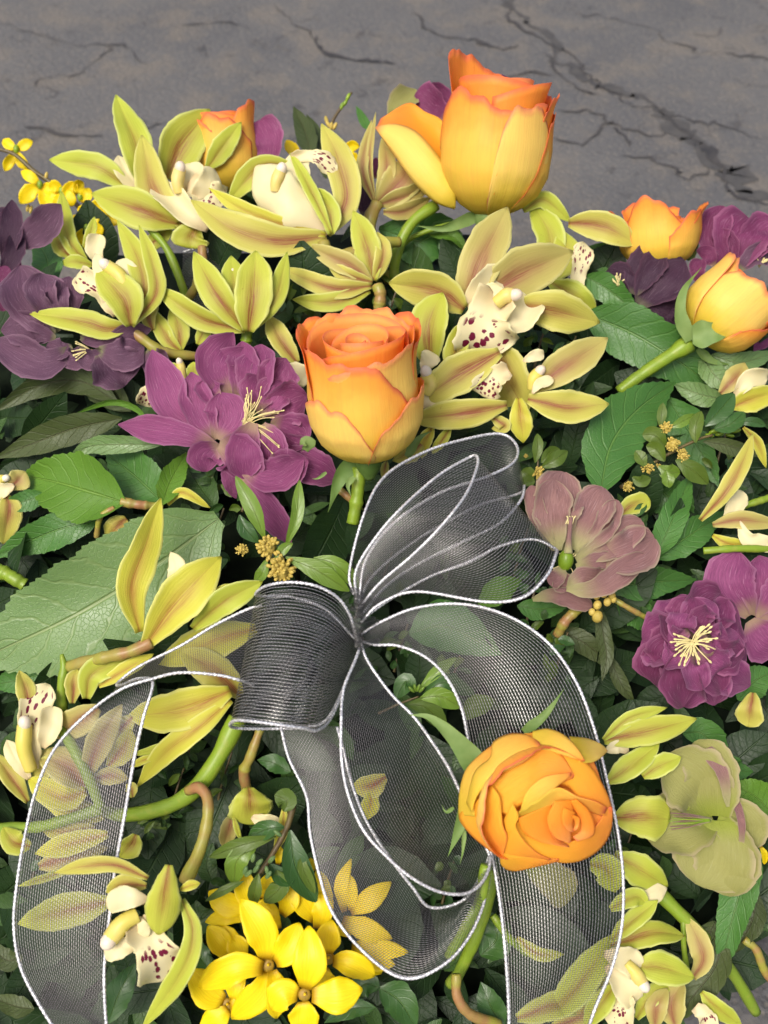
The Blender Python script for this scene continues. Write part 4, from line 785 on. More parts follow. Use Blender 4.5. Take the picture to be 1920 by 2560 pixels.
orchid('olive pink folded orchid at the bottom right corner', 'S8', 1150, 900, -2, 'o_pink', [([1010, 960, 1090, 840, 1180, 800], 50, dict(m='o_lime')), ([1200, 1000, 1180, 880, 1240, 790], 80), ([1100, 1010, 1110, 900, 1160, 820], 55), ([1330, 830, 1400, 900, 1520, 990], 50, dict(m='o_lime')), ([1290, 760, 1340, 650, 1260, 470], 60, dict(m='o_pink', z0=-60))], ([1300, 900, 1350, 950, 1370, 1040], 60))
orchid('orchid tepals seen through the lower right ribbon tail', 'S8', 700, 880, -8, 'o_lime', [([560, 960, 720, 800, 890, 560], 85), ([420, 960, 600, 900, 780, 880], 70, dict(m='o_green')), ([600, 1000, 760, 930, 880, 760], 70, dict(m='o_tan')), ([780, 200, 860, 220, 900, 330], 80), ([420, 560, 520, 640, 640, 640], 36, dict(m='o_green'))])
orchid('orchid at the right edge with upright olive tepal', 'R6', 1290, 1400, 0, 'o_green', [([1300, 1430, 1480, 1400, 1720, 1430], 62, dict(m='o_pink')), ([1300, 1500, 1420, 1560, 1600, 1560], 50, dict(m='o_yel')), ([1220, 1400, 1390, 1210, 1500, 1010, 1545, 868], 62, dict(m='o_tan', z0=60))], None, [([1380, 1440, 1450, 1300, 1490, 1210], 60, dict(z0=-20)), ([1470, 1410, 1540, 1530, 1720, 1560], 55, dict(z0=60))])
orchid('orchid at the right edge under the yellow rosebud', 'R6', 1420, 640, -6, 'o_tan', [([1350, 580, 1460, 460, 1500, 390], 70, dict(m='o_pink')), ([1420, 670, 1550, 620, 1720, 570], 85, dict(m='o_yel')), ([1500, 800, 1590, 900, 1640, 1050], 36, dict(m='o_yel'))], None, [([1440, 600, 1540, 480, 1659, 470], 62)])
orchid('cream orchid cut by the left edge', 'R4', 60, 1400, -4, 'o_pink', [([60, 1450, 120, 1400, 160, 1350], 80), ([40, 1500, 60, 1600, 20, 1800], 90, dict(m='o_tan'))], None, [([90, 1430, 30, 1460, -60, 1480], 50)], col=([-40, 1440, 0, 1400, 30, 1390], 30, 30))
orchid('tan tepal with grey white lobe left of the centre rose', 'R5', 380, 640, -8, 'o_tan', [([370, 640, 270, 500, 185, 345], 78)], None, [([470, 720, 380, 720, 280, 740], 90, dict(cup=.1))])
orchid('pale spotted orchid lip behind the big purple hellebore', 'R4', 1000, 820, -12, 'o_lime', [([1150, 720, 1110, 690, 1080, 660], 60), ([1230, 740, 1260, 690, 1250, 640], 60)], ([1090, 790, 990, 840, 930, 920], 85), (), col=([1190, 740, 1180, 690, 1165, 640], 28, 10))
orchid('small olive orchid hanging upside down left of the loop', 'S2', 170, 1060, 0, 'o_tan', [([60, 1230, 30, 1330, 0, 1440], 62, dict(m='o_pink')), ([180, 1250, 280, 1290, 390, 1290], 62, dict(m='cream')), ([390, 1180, 380, 1330, 330, 1470], 40, dict(m='o_yel')), ([160, 1060, 170, 1150, 180, 1290], 150, dict(m='o_green', pr='round', cup=-.35)), ([60, 1240, 80, 1320, 110, 1400], 20, dict(m='o_lime'))])
orchid('yellow tepal showing below the big purple hellebore', 'R4', 1180, 1560, -18, 'o_yel', [([1090, 1560, 1180, 1480, 1350, 1580], 36), ([820, 1650, 760, 1700, 700, 1780], 80, dict(m='o_tan'))])
orchid('olive tepal beside the mauve hellebore', 'S1', 1170, 640, -10, 'o_tan', [([1160, 650, 1240, 580, 1352, 550], 72, dict(m='o_green', pr='round'))])
orchid('cream tepal under the right purple hellebore', 'S4', 1500, 500, -8, 'o_yel', [([1540, 420, 1520, 540, 1500, 680], 110, dict(m='o_tan', pr='round'))])
orchid('orchid petals glimpsed below the centre rose, right side', 'R5', 1090, 1180, -14, 'o_yel', [([1250, 1050, 1200, 1150, 1180, 1250], 50), ([1200, 1150, 1100, 1220, 1000, 1270], 70, dict(m='o_tan')), ([1365, 1060, 1310, 1140, 1250, 1220], 40, dict(m='o_green')), ([950, 1280, 940, 1320, 930, 1390], 30, dict(m='o_tan'))])
orchid('yellowed petal seen through the hanging ribbon loop', 'S2', 940, 1080, -12, 'o_yel', [([1050, 990, 950, 1050, 840, 1060], 80, dict(m='o_tan')), ([960, 1080, 950, 1160, 930, 1260], 62)])

# ------------------------------------------------------------------ orchid stems
def ostem(label, crop, pts, r, mat='stem', dz=0, z=None):
    """a stalk; it is a part of the orchid whose base it reaches"""
    T = Thing('stem', label, 'stem', crop, pts[0], pts[1], dz)
    A = T.W(np.array([pts[0], pts[1], 0.0])); B = T.W(np.array([pts[-2], pts[-1], 0.0]))
    H = min(ORCH, key=lambda q: min(np.linalg.norm(q.org - A), np.linalg.norm(q.org - B)))
    o = T.tube(pts, r, mat, 'stem', z=z, sides=12, n=40, bow=.06, tip=-.22); o.parent = H.o; o.location = T.org - H.org; o['label'] = label; bpy.data.objects.remove(T.o); return o
ostem('thin green stem between the left orchids', 'R1', [970, 960, 1090, 1110, 1200, 1390, 1240, 1560, 1320, 1760], (24, 27, 28, 28), 'stem', 6)
ostem('brown flushed stem under the upper left orchid', 'R1', [1310, 1080, 1310, 1200, 1280, 1320, 1225, 1410], (30, 34, 30), 'stem_tan', 10)
ostem('yellow stem from the left orchid to the thin green stem', 'R4', [835, 415, 930, 490, 1060, 570, 1290, 600], (36, 34, 28), 'stem_tan', 10)
ostem('short stem under the bell shaped orchid', 'R4', [1600, 410, 1600, 460, 1590, 560], (36, 34), 'stem', 2)
ostem('bent tan stem of the striped orchid, left of the top rose', 'R2', [540, 1050, 560, 1120, 650, 1140, 780, 1110, 920, 1060, 1030, 1050], (40, 42, 38, 36), 'stem_tan', 16)
ostem('curved tan stem of the orchid behind the top rose', 'R2', [890, 800, 845, 900, 845, 1060, 900, 1200, 970, 1300], (44, 40, 34), 'stem_tan', 4)
ostem('green flower stem curving down from the top rose', 'R2', [1270, 810, 1120, 920, 1030, 1080, 1000, 1250, 1040, 1420, 1090, 1600], (38, 36, 34, 30), 'stem', 8)
ostem('stub stem of the olive orchid above the centre rose', 'R2', [890, 1330, 910, 1400, 890, 1540], (40, 36), 'stem_tan', 6)
ostem('pink flushed stem under the yellow upright orchid', 'R7', [980, 1050, 850, 1110, 680, 1150, 450, 1210], (42, 40, 44), 'stem_tan', 16)
ostem('bright green stem with a stub by the pale leaf', 'R7', [400, 1130, 415, 1220, 400, 1350, 410, 1500, 470, 1640], (14, 34, 32, 34), 'stem', 10)
ostem('thick bright green stem curving under the left ribbon tail', 'S5', [1540, 250, 1420, 490, 1290, 680, 1150, 790, 980, 850, 800, 875, 660, 850], (62, 56, 50, 42), 'stem', 4)
ostem('stem crossing under the left ribbon tail to the edge', 'S5', [660, 830, 450, 900, 250, 950, -40, 965], (40, 36, 40), 'stem', 2)
ostem('green stem slanting up under the left ribbon tail', 'S5', [650, 820, 580, 650, 480, 450, 380, 300], (34, 36, 34), 'stem', 4)
ostem('pinkish stem arching over the lower left orchid', 'S6', [1200, 370, 1290, 180, 1340, 0, 1345, -160, 1290, -235, 1215, -215], (48, 40, 36, 36), 'stem_tan', 16)
ostem('drooping stem of the hanging upside down orchid', 'S2', [235, 680, 170, 860, 130, 960, 150, 1090], (28, 34, 38), 'stem_tan', -4)
ostem('green stem running from the right rose to the bottom edge', 'S8', [300, 230, 260, 430, 200, 590, 130, 740, 90, 790], (34, 32, 30), 'stem', -2)
ostem('bent lime stem at the bottom beside the right tail', 'S8', [120, 740, 125, 850, 190, 940, 330, 990], (24, 26, 28), 'stem_tan', 0)
ostem('forked stem under the right ribbon tail', 'S8', [300, 450, 380, 560, 470, 640], (20, 18), 'stem', -4)
ostem('green stem crossing at the right edge above purple hellebore', 'R6', [1240, 1600, 1450, 1585, 1720, 1590], (24, 24), 'stem', 6)
ostem('green stem at the right edge beside olive tepal', 'R6', [1470, 1320, 1560, 1290, 1720, 1240], (22, 24), 'stem', -6)
ostem('slanting green stem in the bottom right corner', 'S8', [1080, 300, 1200, 420, 1330, 550, 1480, 730, 1600, 930], (34, 34, 30, 28), 'stem', -10)
ostem('yellow stem curving in the bottom right corner', 'S8', [1540, 570, 1600, 620, 1640, 720, 1700, 800], (20, 22), 'stem_tan', -10)
ostem('vertical pale stem among the lower right tepals', 'S8', [1240, 470, 1245, 620, 1270, 780], (14, 14), 'stem', -6)
ostem('brown stalk under the mauve hellebore', 'S1', [920, 1230, 820, 1320, 760, 1420], (32, 34), 'stem_tan', -8)
ostem('buff twig reaching the right purple hellebore', 'S1', [1130, 1190, 1250, 1260, 1380, 1330], (18, 18), 'stem_tan', 0)
ostem('reddish leaf stalk above the big pale leaf', 'R4', [790, 1540, 900, 1560, 1050, 1570], (34, 24), 'stem_tan', -6)
ostem('curved brown stalk over the big pale leaf', 'R7', [740, 180, 650, 240, 625, 370], (18, 18), 'stem_tan', -6)
ostem('thick green stalk at the left edge', 'R7', [160, 680, 60, 620, -60, 560], (44, 44), 'stem', -18)
ostem('stem beside the centre rose stalk', 'R8', [740, 470, 840, 560, 930, 680], (24, 24), 'stem_tan', -14)

# ------------------------------------------------------------------ hellebores
T = hellebore('large purple double hellebore left of the centre rose', 'R4', 1500, 1080, 6, 'h_purple', [
    ([1500, 900, 1440, 700, 1600, 540], 85), ([1640, 900, 1730, 700, 1760, 590], 90), ([1760, 1150, 1900, 1200, 2060, 1290], 90), ([1600, 900, 1660, 720, 1690, 520], 120), ([1480, 860, 1380, 650, 1515, 445], 105), ([1560, 880, 1580, 680, 1570, 500], 90), ([1700, 900, 1790, 750, 1855, 610], 115), ([1720, 960, 1850, 900, 1990, 850], 120),
    ([1400, 1120, 1160, 960, 1060, 760, 985, 555], 105), ([1750, 1050, 1880, 1090, 1990, 1180], 120), ([1690, 980, 1760, 850, 1830, 760], 100), ([1420, 870, 1360, 820, 1350, 745], 80), ([1660, 950, 1670, 820, 1700, 720], 110),
    ([1395, 1140, 1290, 950, 1240, 700], 95), ([1400, 1130, 1460, 980, 1430, 830], 115), ([1420, 1190, 1200, 1110, 1000, 1070, 765, 1040], 78), ([1420, 1180, 1330, 1240, 1340, 1345], 100),
    ([1750, 1260, 1950, 1300, 2200, 1400], 105, dict(z0=20)), ([1700, 1280, 1850, 1310, 2000, 1280], 100), ([1480, 1250, 1500, 1380, 1530, 1520], 60, dict(z0=10)), ([1420, 1170, 1560, 1250, 1570, 1400], 130), ([1560, 1350, 1650, 1500, 1790, 1670, 1890, 1820], 80), ([1570, 1330, 1750, 1380, 1970, 1260], 95), ([1700, 1040, 1760, 1150, 1740, 1320], 85), ([1640, 1030, 1580, 1210, 1590, 1400], 100)],
    (1590, 1030, 40, 90, 270, -50, 95, 150))
hellebore('dusky purple hellebore with wavy petals at the left', 'R4', 500, 500, 4, 'h_dusk', [
    ([360, 450, 200, 220, 130, 10], 155), ([400, 380, 300, 200, 270, 60], 115), ([470, 330, 440, 190, 450, 80], 92), ([360, 340, 230, 280, 180, 175], 108), ([360, 450, 200, 420, 5, 430], 98), ([950, 560, 1000, 620, 1100, 640], 85),
    ([360, 480, 250, 450, 90, 415], 60), ([470, 560, 300, 640, 140, 590, -40, 490], 105), ([620, 550, 800, 470, 980, 420], 62), ([520, 480, 620, 490, 750, 460], 48), ([470, 540, 390, 560, 305, 515], 58), ([540, 530, 490, 610, 405, 600], 60), ([650, 560, 740, 670, 810, 790], 145), ([640, 560, 800, 590, 935, 540], 98), ([660, 560, 580, 620, 525, 580], 56)], (590, 560, 10, 60, 120, 140, 230, 110), wav=.12)
hellebore('dark plum hellebore cut by the left edge', 'R1', 20, 1200, 8, 'h_dark', [([0, 1000, 20, 900, -10, 830], 55), ([30, 1200, 70, 980, 78, 775], 62), ([110, 1090, 260, 960, 395, 805], 92, dict(m='h_dusk')), ([10, 1270, 90, 1110, 120, 970], 55), ([-10, 1400, 60, 1250, 115, 1130], 55, dict(m='h_deep')), ([-20, 1380, 10, 1400, 20, 1500], 60, dict(m='h_deep'))])
T = hellebore('mauve hellebore with green pistil right of the bow', 'S1', 810, 900, 4, 'h_mauve', [
    ([790, 870, 760, 600, 800, 362], 155), ([740, 870, 640, 640, 590, 450], 62), ([900, 940, 1200, 900, 1390, 790], 140), ([880, 900, 1050, 740, 1150, 545], 75), ([760, 870, 720, 650, 740, 415], 118), ([870, 870, 950, 690, 1060, 465], 122), ([880, 930, 1090, 830, 1310, 680], 105), ([600, 1190, 760, 1160, 985, 1235], 60, dict(z0=10)), ([880, 970, 1000, 940, 1140, 925], 55), ([760, 1000, 790, 1060, 830, 1130], 70), ([820, 1120, 1020, 1110, 1330, 900], 78), ([830, 1120, 930, 1050, 1050, 1072], 85), ([800, 980, 760, 1040, 700, 1080], 60)], (820, 960, 8, 50, 90, -60, 240, 60), pr='round', wav=.1)
T.ball(815, 935, 100, 55, 50, 72, 'pistil', 'pistil', (.1, 1, .3), n=12); T.tube([830, 890, 835, 800, 850, 655], (30, 16, 14), 'h_mauve', 'style', z0=130, bow=0, tip=.1)
for k in range(4): T.tube([815 + k * 14, 700, 830 + k * 12, 665, 820 + k * 20, 648], 5, 'stamen', 'style_tip', z0=150, n=6, sides=5)
P5 = []; r5 = random.Random(4)
for ring, (n, L, w, ph) in enumerate(((10, 132, 46, 0), (9, 112, 40, 20), (7, 84, 30, 5))):
    for i in range(n):
        deg = 360 / n * i + ph + r5.uniform(-13, 13); a = R_(deg); cx, cy = 1502, 1388; l = L * r5.uniform(.85, 1.1) * (1 - .14 * math.sin(a)); ex, ey = cx + 8 + math.cos(a) * l * .88, cy + 6 - math.sin(a) * l
        s0 = 14 + 12 * ring; b_ = a + r5.uniform(-.25, .25)
        P5.append(([cx + math.cos(a) * s0, cy - math.sin(a) * s0, cx + math.cos(b_) * l * .55, cy - math.sin(b_) * l * .55, ex, ey], w * r5.uniform(.8, 1.1), dict(bow=.16 + .12 * ring, tip=-.3 + .25 * ring, cup=r5.uniform(.2, .6), m='h_deep' if r5.random() < .5 else 'h_purple', roll=r5.uniform(-30, 30))))
hellebore('full magenta purple hellebore at the right, stamens showing', 'F', 1500, 1390, 8, 'h_deep', P5, (1497, 1388, 38, 18, 56, 150, 430, 95), wav=.1, step=3)
hellebore('purple hellebore petals above the magenta one, right edge', 'F', 1610, 1290, 0, 'h_purple', [([1620, 1330, 1580, 1260, 1595, 1190], 45), ([1630, 1330, 1650, 1260, 1640, 1200], 42), ([1640, 1340, 1690, 1290, 1720, 1230], 45), ([1620, 1340, 1650, 1380, 1690, 1400], 42)])
hellebore('wine purple hellebore behind the right rosebud', 'R3', 1430, 1220, -4, 'h_deep', [
    ([1400, 1250, 1310, 1030, 1360, 815], 95), ([1420, 1230, 1470, 1040, 1540, 900], 185), ([1430, 1210, 1600, 1020, 1720, 930], 130), ([1430, 1220, 1390, 1080, 1300, 1000], 80), ([1310, 1200, 1260, 1130, 1225, 1150], 62), ([1220, 1320, 1200, 1240, 1215, 1160], 50), ([1480, 1230, 1570, 1140, 1700, 1110], 75, dict(m='h_dusk')), ([1500, 1750, 1600, 1700, 1720, 1640], 60, dict(m='h_purple', z0=-60))], (1600, 1210, 8, 30, 70, 20, 130, 70), pr='round')
hellebore('dark violet hellebore below the far right rose', 'R3', 830, 1430, -8, 'h_dark', [([780, 1370, 700, 1280, 605, 1245], 80), ([1000, 1480, 1030, 1560, 1100, 1600], 80), ([860, 1475, 1000, 1490, 1120, 1500], 62), ([830, 1460, 960, 1290, 1120, 1170], 150), ([790, 1390, 850, 1230, 985, 1075], 108)], (690, 1330, 8, 30, 80, 45, 140, 90))
hellebore('pale green hellebore with pink rims at the lower right', 'S4', 1210, 1400, 0, 'h_green', [
    ([1220, 1420, 1000, 1500, 690, 1570], 190, dict(bow=.12, tip=.15)), ([1230, 1400, 1080, 1150, 830, 930], 240, dict(bow=.1, tip=.12)), ([1240, 1400, 1210, 1080, 1090, 800], 200, dict(bow=.08, tip=.1)), ([1260, 1420, 1400, 1480, 1450, 1700], 210, dict(bow=.1, tip=.1)), ([1230, 1440, 1220, 1700, 1110, 1960], 300, dict(bow=.1, tip=.15)), ([1240, 1450, 1330, 1700, 1330, 2040], 230, dict(bow=.1, tip=.15)),
    ([1340, 1330, 1290, 1050, 1110, 800], 55, dict(m='h_mauve', z0=130, pr='round')), ([1440, 1740, 1450, 1480, 1390, 1220], 30, dict(m='h_mauve', z0=130, pr='round')), ([1030, 1350, 900, 1290, 765, 1310], 65, dict(z0=90, pr='round'))], None, pr='cupp', cup=.3, wav=.05)
T = Thing('hellebore_stamens', 'thin stamens of the pale green hellebore pointing left', 'stamens', 'S4', 1200, 1400, 12)
for i in range(11): T.tube([1200 + random.uniform(-10, 10), 1425 + i * 2, 1040, 1395 + i * 9 + random.uniform(-10, 10), 850 + random.uniform(0, 70), 1370 + i * 15 + random.uniform(-12, 12)], (9, 6, 4), 'pistil' if i % 2 else 'h_mauve', 'stamen', z0=110 + 9 * (i % 4), bow=.12, tip=.1, sides=6)
hellebore('purple and pale green petals behind the top rose', 'R2', 1250, 260, -14, 'h_deep', [([1000, 300, 1050, 150, 1140, 60], 75, dict(m='h_green')), ([1330, 270, 1230, 170, 1130, 100], 115, dict(pr='round')), ([1400, 200, 1300, 100, 1200, 60], 60), ([1520, 260, 1690, 100, 1760, 20], 110)], None)
hellebore('pink petal beside the half hidden left rose', 'R2', 180, 520, -12, 'h_mauve', [([190, 560, 180, 400, 130, 258], 112, dict(pr='round', m='h_purple'))], None)
hellebore('dark petals in the gap left of the top rose', 'R2', 800, 800, -18, 'h_dark', [([800, 880, 810, 760, 800, 640], 60), ([880, 640, 880, 560, 880, 500], 30, dict(m='h_deep'))], None)
hellebore('sage green petal seen through the right ribbon tail', 'S3', 700, 1430, -8, 'h_green', [([560, 1320, 720, 1400, 850, 1520], 120, dict(pr='round'))])

# ------------------------------------------------------------------ boxwood sprigs
sprig('boxwood sprig with two blossom clusters above the bow', 'R8', 350, 900, 10, [([100, 640, 130, 720, 220, 820], 50, dict(m='boxdark')), ([265, 800, 190, 610, 75, 390], 55), ([400, 850, 470, 650, 490, 415], 42), ([580, 920, 720, 960, 885, 1115], 55), ([400, 915, 600, 1000, 812, 1135], 62), ([275, 930, 250, 1010, 200, 1080], 40), ([445, 825, 400, 850, 335, 915], 34)], 'boxlime', [300, 960, 340, 900, 330, 800], [(285, 850, 95), (370, 1000, 110), (115, 865, 48)])
sprig('boxwood sprig with pale buds at right under the rosebud', 'R6', 1000, 1000, 2, [
    ([1000, 930, 920, 850, 845, 850], 60), ([960, 800, 970, 720, 978, 640], 32), ([1020, 800, 1100, 765, 1188, 715], 34, dict(m='boxlime')), ([1190, 900, 1190, 800, 1225, 695], 46), ([1250, 790, 1350, 690, 1440, 580], 70, dict(m='boxdark')), ([1310, 810, 1410, 780, 1505, 700], 62, dict(m='boxdark')), ([1470, 780, 1550, 760, 1645, 790], 32, dict(m='boxdark')), ([1240, 890, 1400, 920, 1588, 985], 52, dict(m='l_olive')), ([1060, 1010, 1160, 1070, 1272, 1165], 62), ([950, 1050, 1010, 1090, 1090, 1090], 55, dict(m='boxlime')), ([870, 1060, 830, 990, 800, 950], 40), ([990, 1020, 930, 940, 870, 920], 50), ([780, 1120, 830, 1150, 900, 1130], 40), ([1000, 1080, 1010, 1130, 1020, 1190], 40, dict(m='boxlime'))],
    'box', [700, 1190, 850, 1080, 1000, 980, 1200, 880, 1300, 850], [(1000, 800, 48), (1042, 905, 56), (1103, 980, 54), (885, 1050, 56), (945, 1055, 26), (755, 1185, 44)], sr=13)
T = Thing('bud_tip', 'green bud tip of a boxwood shoot at right', 'bud', 'R6', 1300, 860, 6)
for i in range(9): T.ball(1280 + i * 22, 850 - 14 * (i % 3) + random.uniform(-14, 14), 10, 13, 13, 30, 'pistil', 'bud', (1, random.uniform(-.6, .6), .3), n=6)
sprig('small boxwood tip right of the upper bow loop', 'R6', 170, 1090, -4, [([150, 1030, 168, 930, 165, 840], 36), ([190, 1060, 280, 1010, 362, 955], 48), ([190, 1030, 240, 970, 310, 940], 40), ([130, 1150, 100, 1110, 60, 1080], 55, dict(m='box')), ([180, 1120, 260, 1110, 300, 1090], 34), ([70, 1180, 100, 1150, 150, 1150], 40)], 'box', [160, 1190, 165, 1080, 170, 1000], [(172, 1090, 50), (90, 985, 16)])
sprig('fresh boxwood tip inside the bow beside the ribbon edge', 'S2', 1260, 470, 10, [([1240, 440, 1180, 370, 1115, 480], 62, dict(m='boxdark')), ([1260, 430, 1380, 310, 1502, 218], 38, dict(m='boxlime')), ([1290, 460, 1430, 380, 1625, 455], 60, dict(m='boxdark')), ([1560, 620, 1620, 540, 1750, 490], 70, dict(m='box')), ([1190, 520, 1310, 540, 1440, 670], 68), ([1270, 480, 1400, 470, 1538, 540], 62, dict(m='boxlime'))], 'box', [1000, 580, 1130, 520, 1260, 470])
T = Thing('bud_tip', 'tiny green bud in the boxwood inside the bow', 'bud', 'S2', 1250, 430, 14)
for a in (-50, -15, 15, 45): T.ball(1250 + a * .7, 430 - 20 + abs(a) * .3, 25, 12, 12, 30, 'boxlime', 'bud', (a / 50, 1, .4), n=6)
sprig('glossy boxwood shoot over the yellow flowers', 'S7', 640, 150, 14, [([700, 20, 600, 30, 470, 80], 62, dict(m='boxdark')), ([650, 80, 420, 140, 215, 215], 50, dict(m='box')), ([520, 150, 400, 230, 375, 390], 75, dict(m='boxlime')), ([440, 370, 330, 420, 190, 500], 28), ([740, 40, 780, 280, 910, 505], 92, dict(m='boxdark')), ([850, 200, 820, 270, 900, 450], 40, dict(m='box')), ([610, 260, 700, 350, 760, 300], 62, dict(m='boxdark')), ([650, 300, 680, 400, 570, 505], 66, dict(m='box')), ([535, 320, 510, 430, 510, 525], 45, dict(m='box')), ([700, -80, 720, -150, 640, -190], 70, dict(m='box'))], 'box', [760, -120, 720, 20, 640, 170, 530, 340], sr=22)
T = Thing('bud_tip', 'grey green buds along the glossy boxwood shoot', 'bud', 'S7', 560, 250, 20)
for (x, y) in ((500, 220), (540, 250), (470, 320), (590, 300), (620, 230), (660, 60), (600, 330), (450, 300), (520, 290)): T.ball(x, y, 30, 18, 16, 36, 'l_pale', 'bud', (random.uniform(-1, 1), .8, .3), n=6)
T = Thing('bud_cluster', 'cluster of round green buds below the mauve hellebore', 'buds', 'S1', 1060, 1170, 4)
for (x, y, r) in ((1015, 1165, 24), (1062, 1150, 26), (1100, 1120, 24), (1115, 1165, 24), (1085, 1205, 26), (1020, 1225, 28), (1020, 1300, 36), (985, 1270, 22), (1125, 1190, 20)): T.ball(x, y, 20, r, r, r * 1.15, 'boxfl', 'bud', (.2, 1, .3), n=9)
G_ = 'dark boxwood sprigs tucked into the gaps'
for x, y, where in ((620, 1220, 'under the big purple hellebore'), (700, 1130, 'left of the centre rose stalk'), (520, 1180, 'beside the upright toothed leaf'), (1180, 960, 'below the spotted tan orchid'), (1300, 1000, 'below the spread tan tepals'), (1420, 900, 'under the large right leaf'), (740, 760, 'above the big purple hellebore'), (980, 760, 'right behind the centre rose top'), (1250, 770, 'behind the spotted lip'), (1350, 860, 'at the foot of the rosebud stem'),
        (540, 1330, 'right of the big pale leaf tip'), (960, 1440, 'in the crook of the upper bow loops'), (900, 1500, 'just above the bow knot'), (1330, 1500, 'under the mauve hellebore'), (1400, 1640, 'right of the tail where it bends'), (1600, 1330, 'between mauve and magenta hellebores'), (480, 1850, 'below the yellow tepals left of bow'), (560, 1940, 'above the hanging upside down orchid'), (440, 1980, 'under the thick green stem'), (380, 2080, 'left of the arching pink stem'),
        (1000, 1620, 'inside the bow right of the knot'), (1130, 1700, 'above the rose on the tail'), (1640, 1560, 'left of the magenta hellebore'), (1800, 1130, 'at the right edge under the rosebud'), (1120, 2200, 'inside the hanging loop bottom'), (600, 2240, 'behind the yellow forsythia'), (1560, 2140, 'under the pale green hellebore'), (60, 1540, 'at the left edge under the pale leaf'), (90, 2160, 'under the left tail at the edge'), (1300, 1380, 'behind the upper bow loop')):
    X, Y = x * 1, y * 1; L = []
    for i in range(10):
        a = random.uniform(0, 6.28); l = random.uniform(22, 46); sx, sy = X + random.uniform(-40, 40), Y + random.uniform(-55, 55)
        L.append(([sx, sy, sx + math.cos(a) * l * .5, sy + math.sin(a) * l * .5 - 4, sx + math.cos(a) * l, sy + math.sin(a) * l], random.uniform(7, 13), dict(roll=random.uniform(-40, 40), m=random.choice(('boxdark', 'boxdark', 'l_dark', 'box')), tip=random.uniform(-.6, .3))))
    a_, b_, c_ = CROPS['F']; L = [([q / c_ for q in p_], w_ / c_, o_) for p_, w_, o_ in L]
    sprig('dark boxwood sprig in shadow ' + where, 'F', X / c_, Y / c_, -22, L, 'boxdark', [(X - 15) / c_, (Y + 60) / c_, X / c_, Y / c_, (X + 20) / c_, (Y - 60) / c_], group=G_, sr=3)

# ------------------------------------------------------------------ forsythia
forsythia('forsythia flower at the upper back of the bottom cluster', 'S7', 480, 500, 0, [([520, 560, 450, 420, 440, 290], 80), ([470, 540, 340, 520, 210, 440], 85), ([460, 610, 330, 600, 190, 635], 52), ([560, 480, 590, 400, 580, 330], 60)], False)
forsythia('half hidden forsythia flower above the bottom cluster centre', 'S7', 640, 560, 2, [([600, 640, 570, 540, 620, 490], 50), ([660, 680, 620, 600, 610, 500], 62), ([690, 590, 730, 500, 720, 380], 70)], False)
forsythia('forsythia petals hanging beside the ribbon loop edge', 'S7', 850, 560, 0, [([900, 620, 820, 520, 740, 390], 70), ([920, 680, 950, 560, 930, 440], 70), ([900, 300, 880, 260, 870, 220], 30), ([660, 260, 670, 200, 650, 130], 34)], False)
forsythia('forsythia flower at the left of the bottom cluster', 'S7', 350, 760, 2, [([420, 760, 330, 700, 290, 660], 40), ([440, 880, 400, 800, 370, 710], 70), ([340, 870, 280, 760, 205, 660], 75)], False)
forsythia('forsythia flower at the bottom left of the cluster', 'S7', 330, 1170, 8, [([370, 1140, 390, 1060, 440, 960], 62), ([310, 1150, 220, 1100, 90, 940], 105), ([340, 1200, 260, 1270, 150, 1330], 80), ([350, 1190, 460, 1140, 600, 1050], 85)])
forsythia('forsythia flower half under the ribbon at right', 'S7', 985, 870, 6, [([960, 930, 960, 1010, 1000, 1080], 75), ([985, 840, 985, 740, 1010, 620], 82), ([1020, 890, 1130, 900, 1290, 985], 80), ([950, 880, 900, 900, 860, 950], 50)])
forsythia('bright forsythia flower upper in the bottom cluster', 'S7', 595, 915, 18, [([590, 960, 540, 1100, 360, 1260], 100), ([620, 950, 650, 1080, 650, 1260], 85), ([580, 875, 560, 700, 420, 490], 105), ([640, 890, 730, 800, 800, 640], 98), ([560, 930, 380, 930, 145, 1055], 100)])
forsythia('bright forsythia flower lowest in the cluster', 'S7', 832, 1105, 24, [([790, 1110, 700, 1100, 620, 1200], 100), ([825, 1150, 830, 1230, 825, 1360], 98), ([880, 1110, 1030, 1110, 1208, 1070], 110), ([835, 1065, 870, 900, 860, 660], 108)])
forsythia('forsythia flower with spread petals under the ribbon mesh', 'S7', 1090, 580, -14, [([1000, 580, 960, 430, 910, 290], 55), ([1090, 570, 1070, 400, 1135, 225], 45), ([1130, 560, 1140, 440, 1130, 330], 40), ([1130, 570, 1240, 500, 1395, 375], 68), ([1080, 620, 1220, 680, 1400, 745], 72), ([1100, 640, 1080, 690, 1060, 720], 60)], False)
forsythia('lowest forsythia flower under the ribbon mesh', 'S7', 1200, 850, -14, [([1140, 790, 1300, 810, 1505, 830], 62), ([1150, 830, 1280, 890, 1420, 910], 62), ([1200, 870, 1280, 920, 1330, 970], 50)], False)
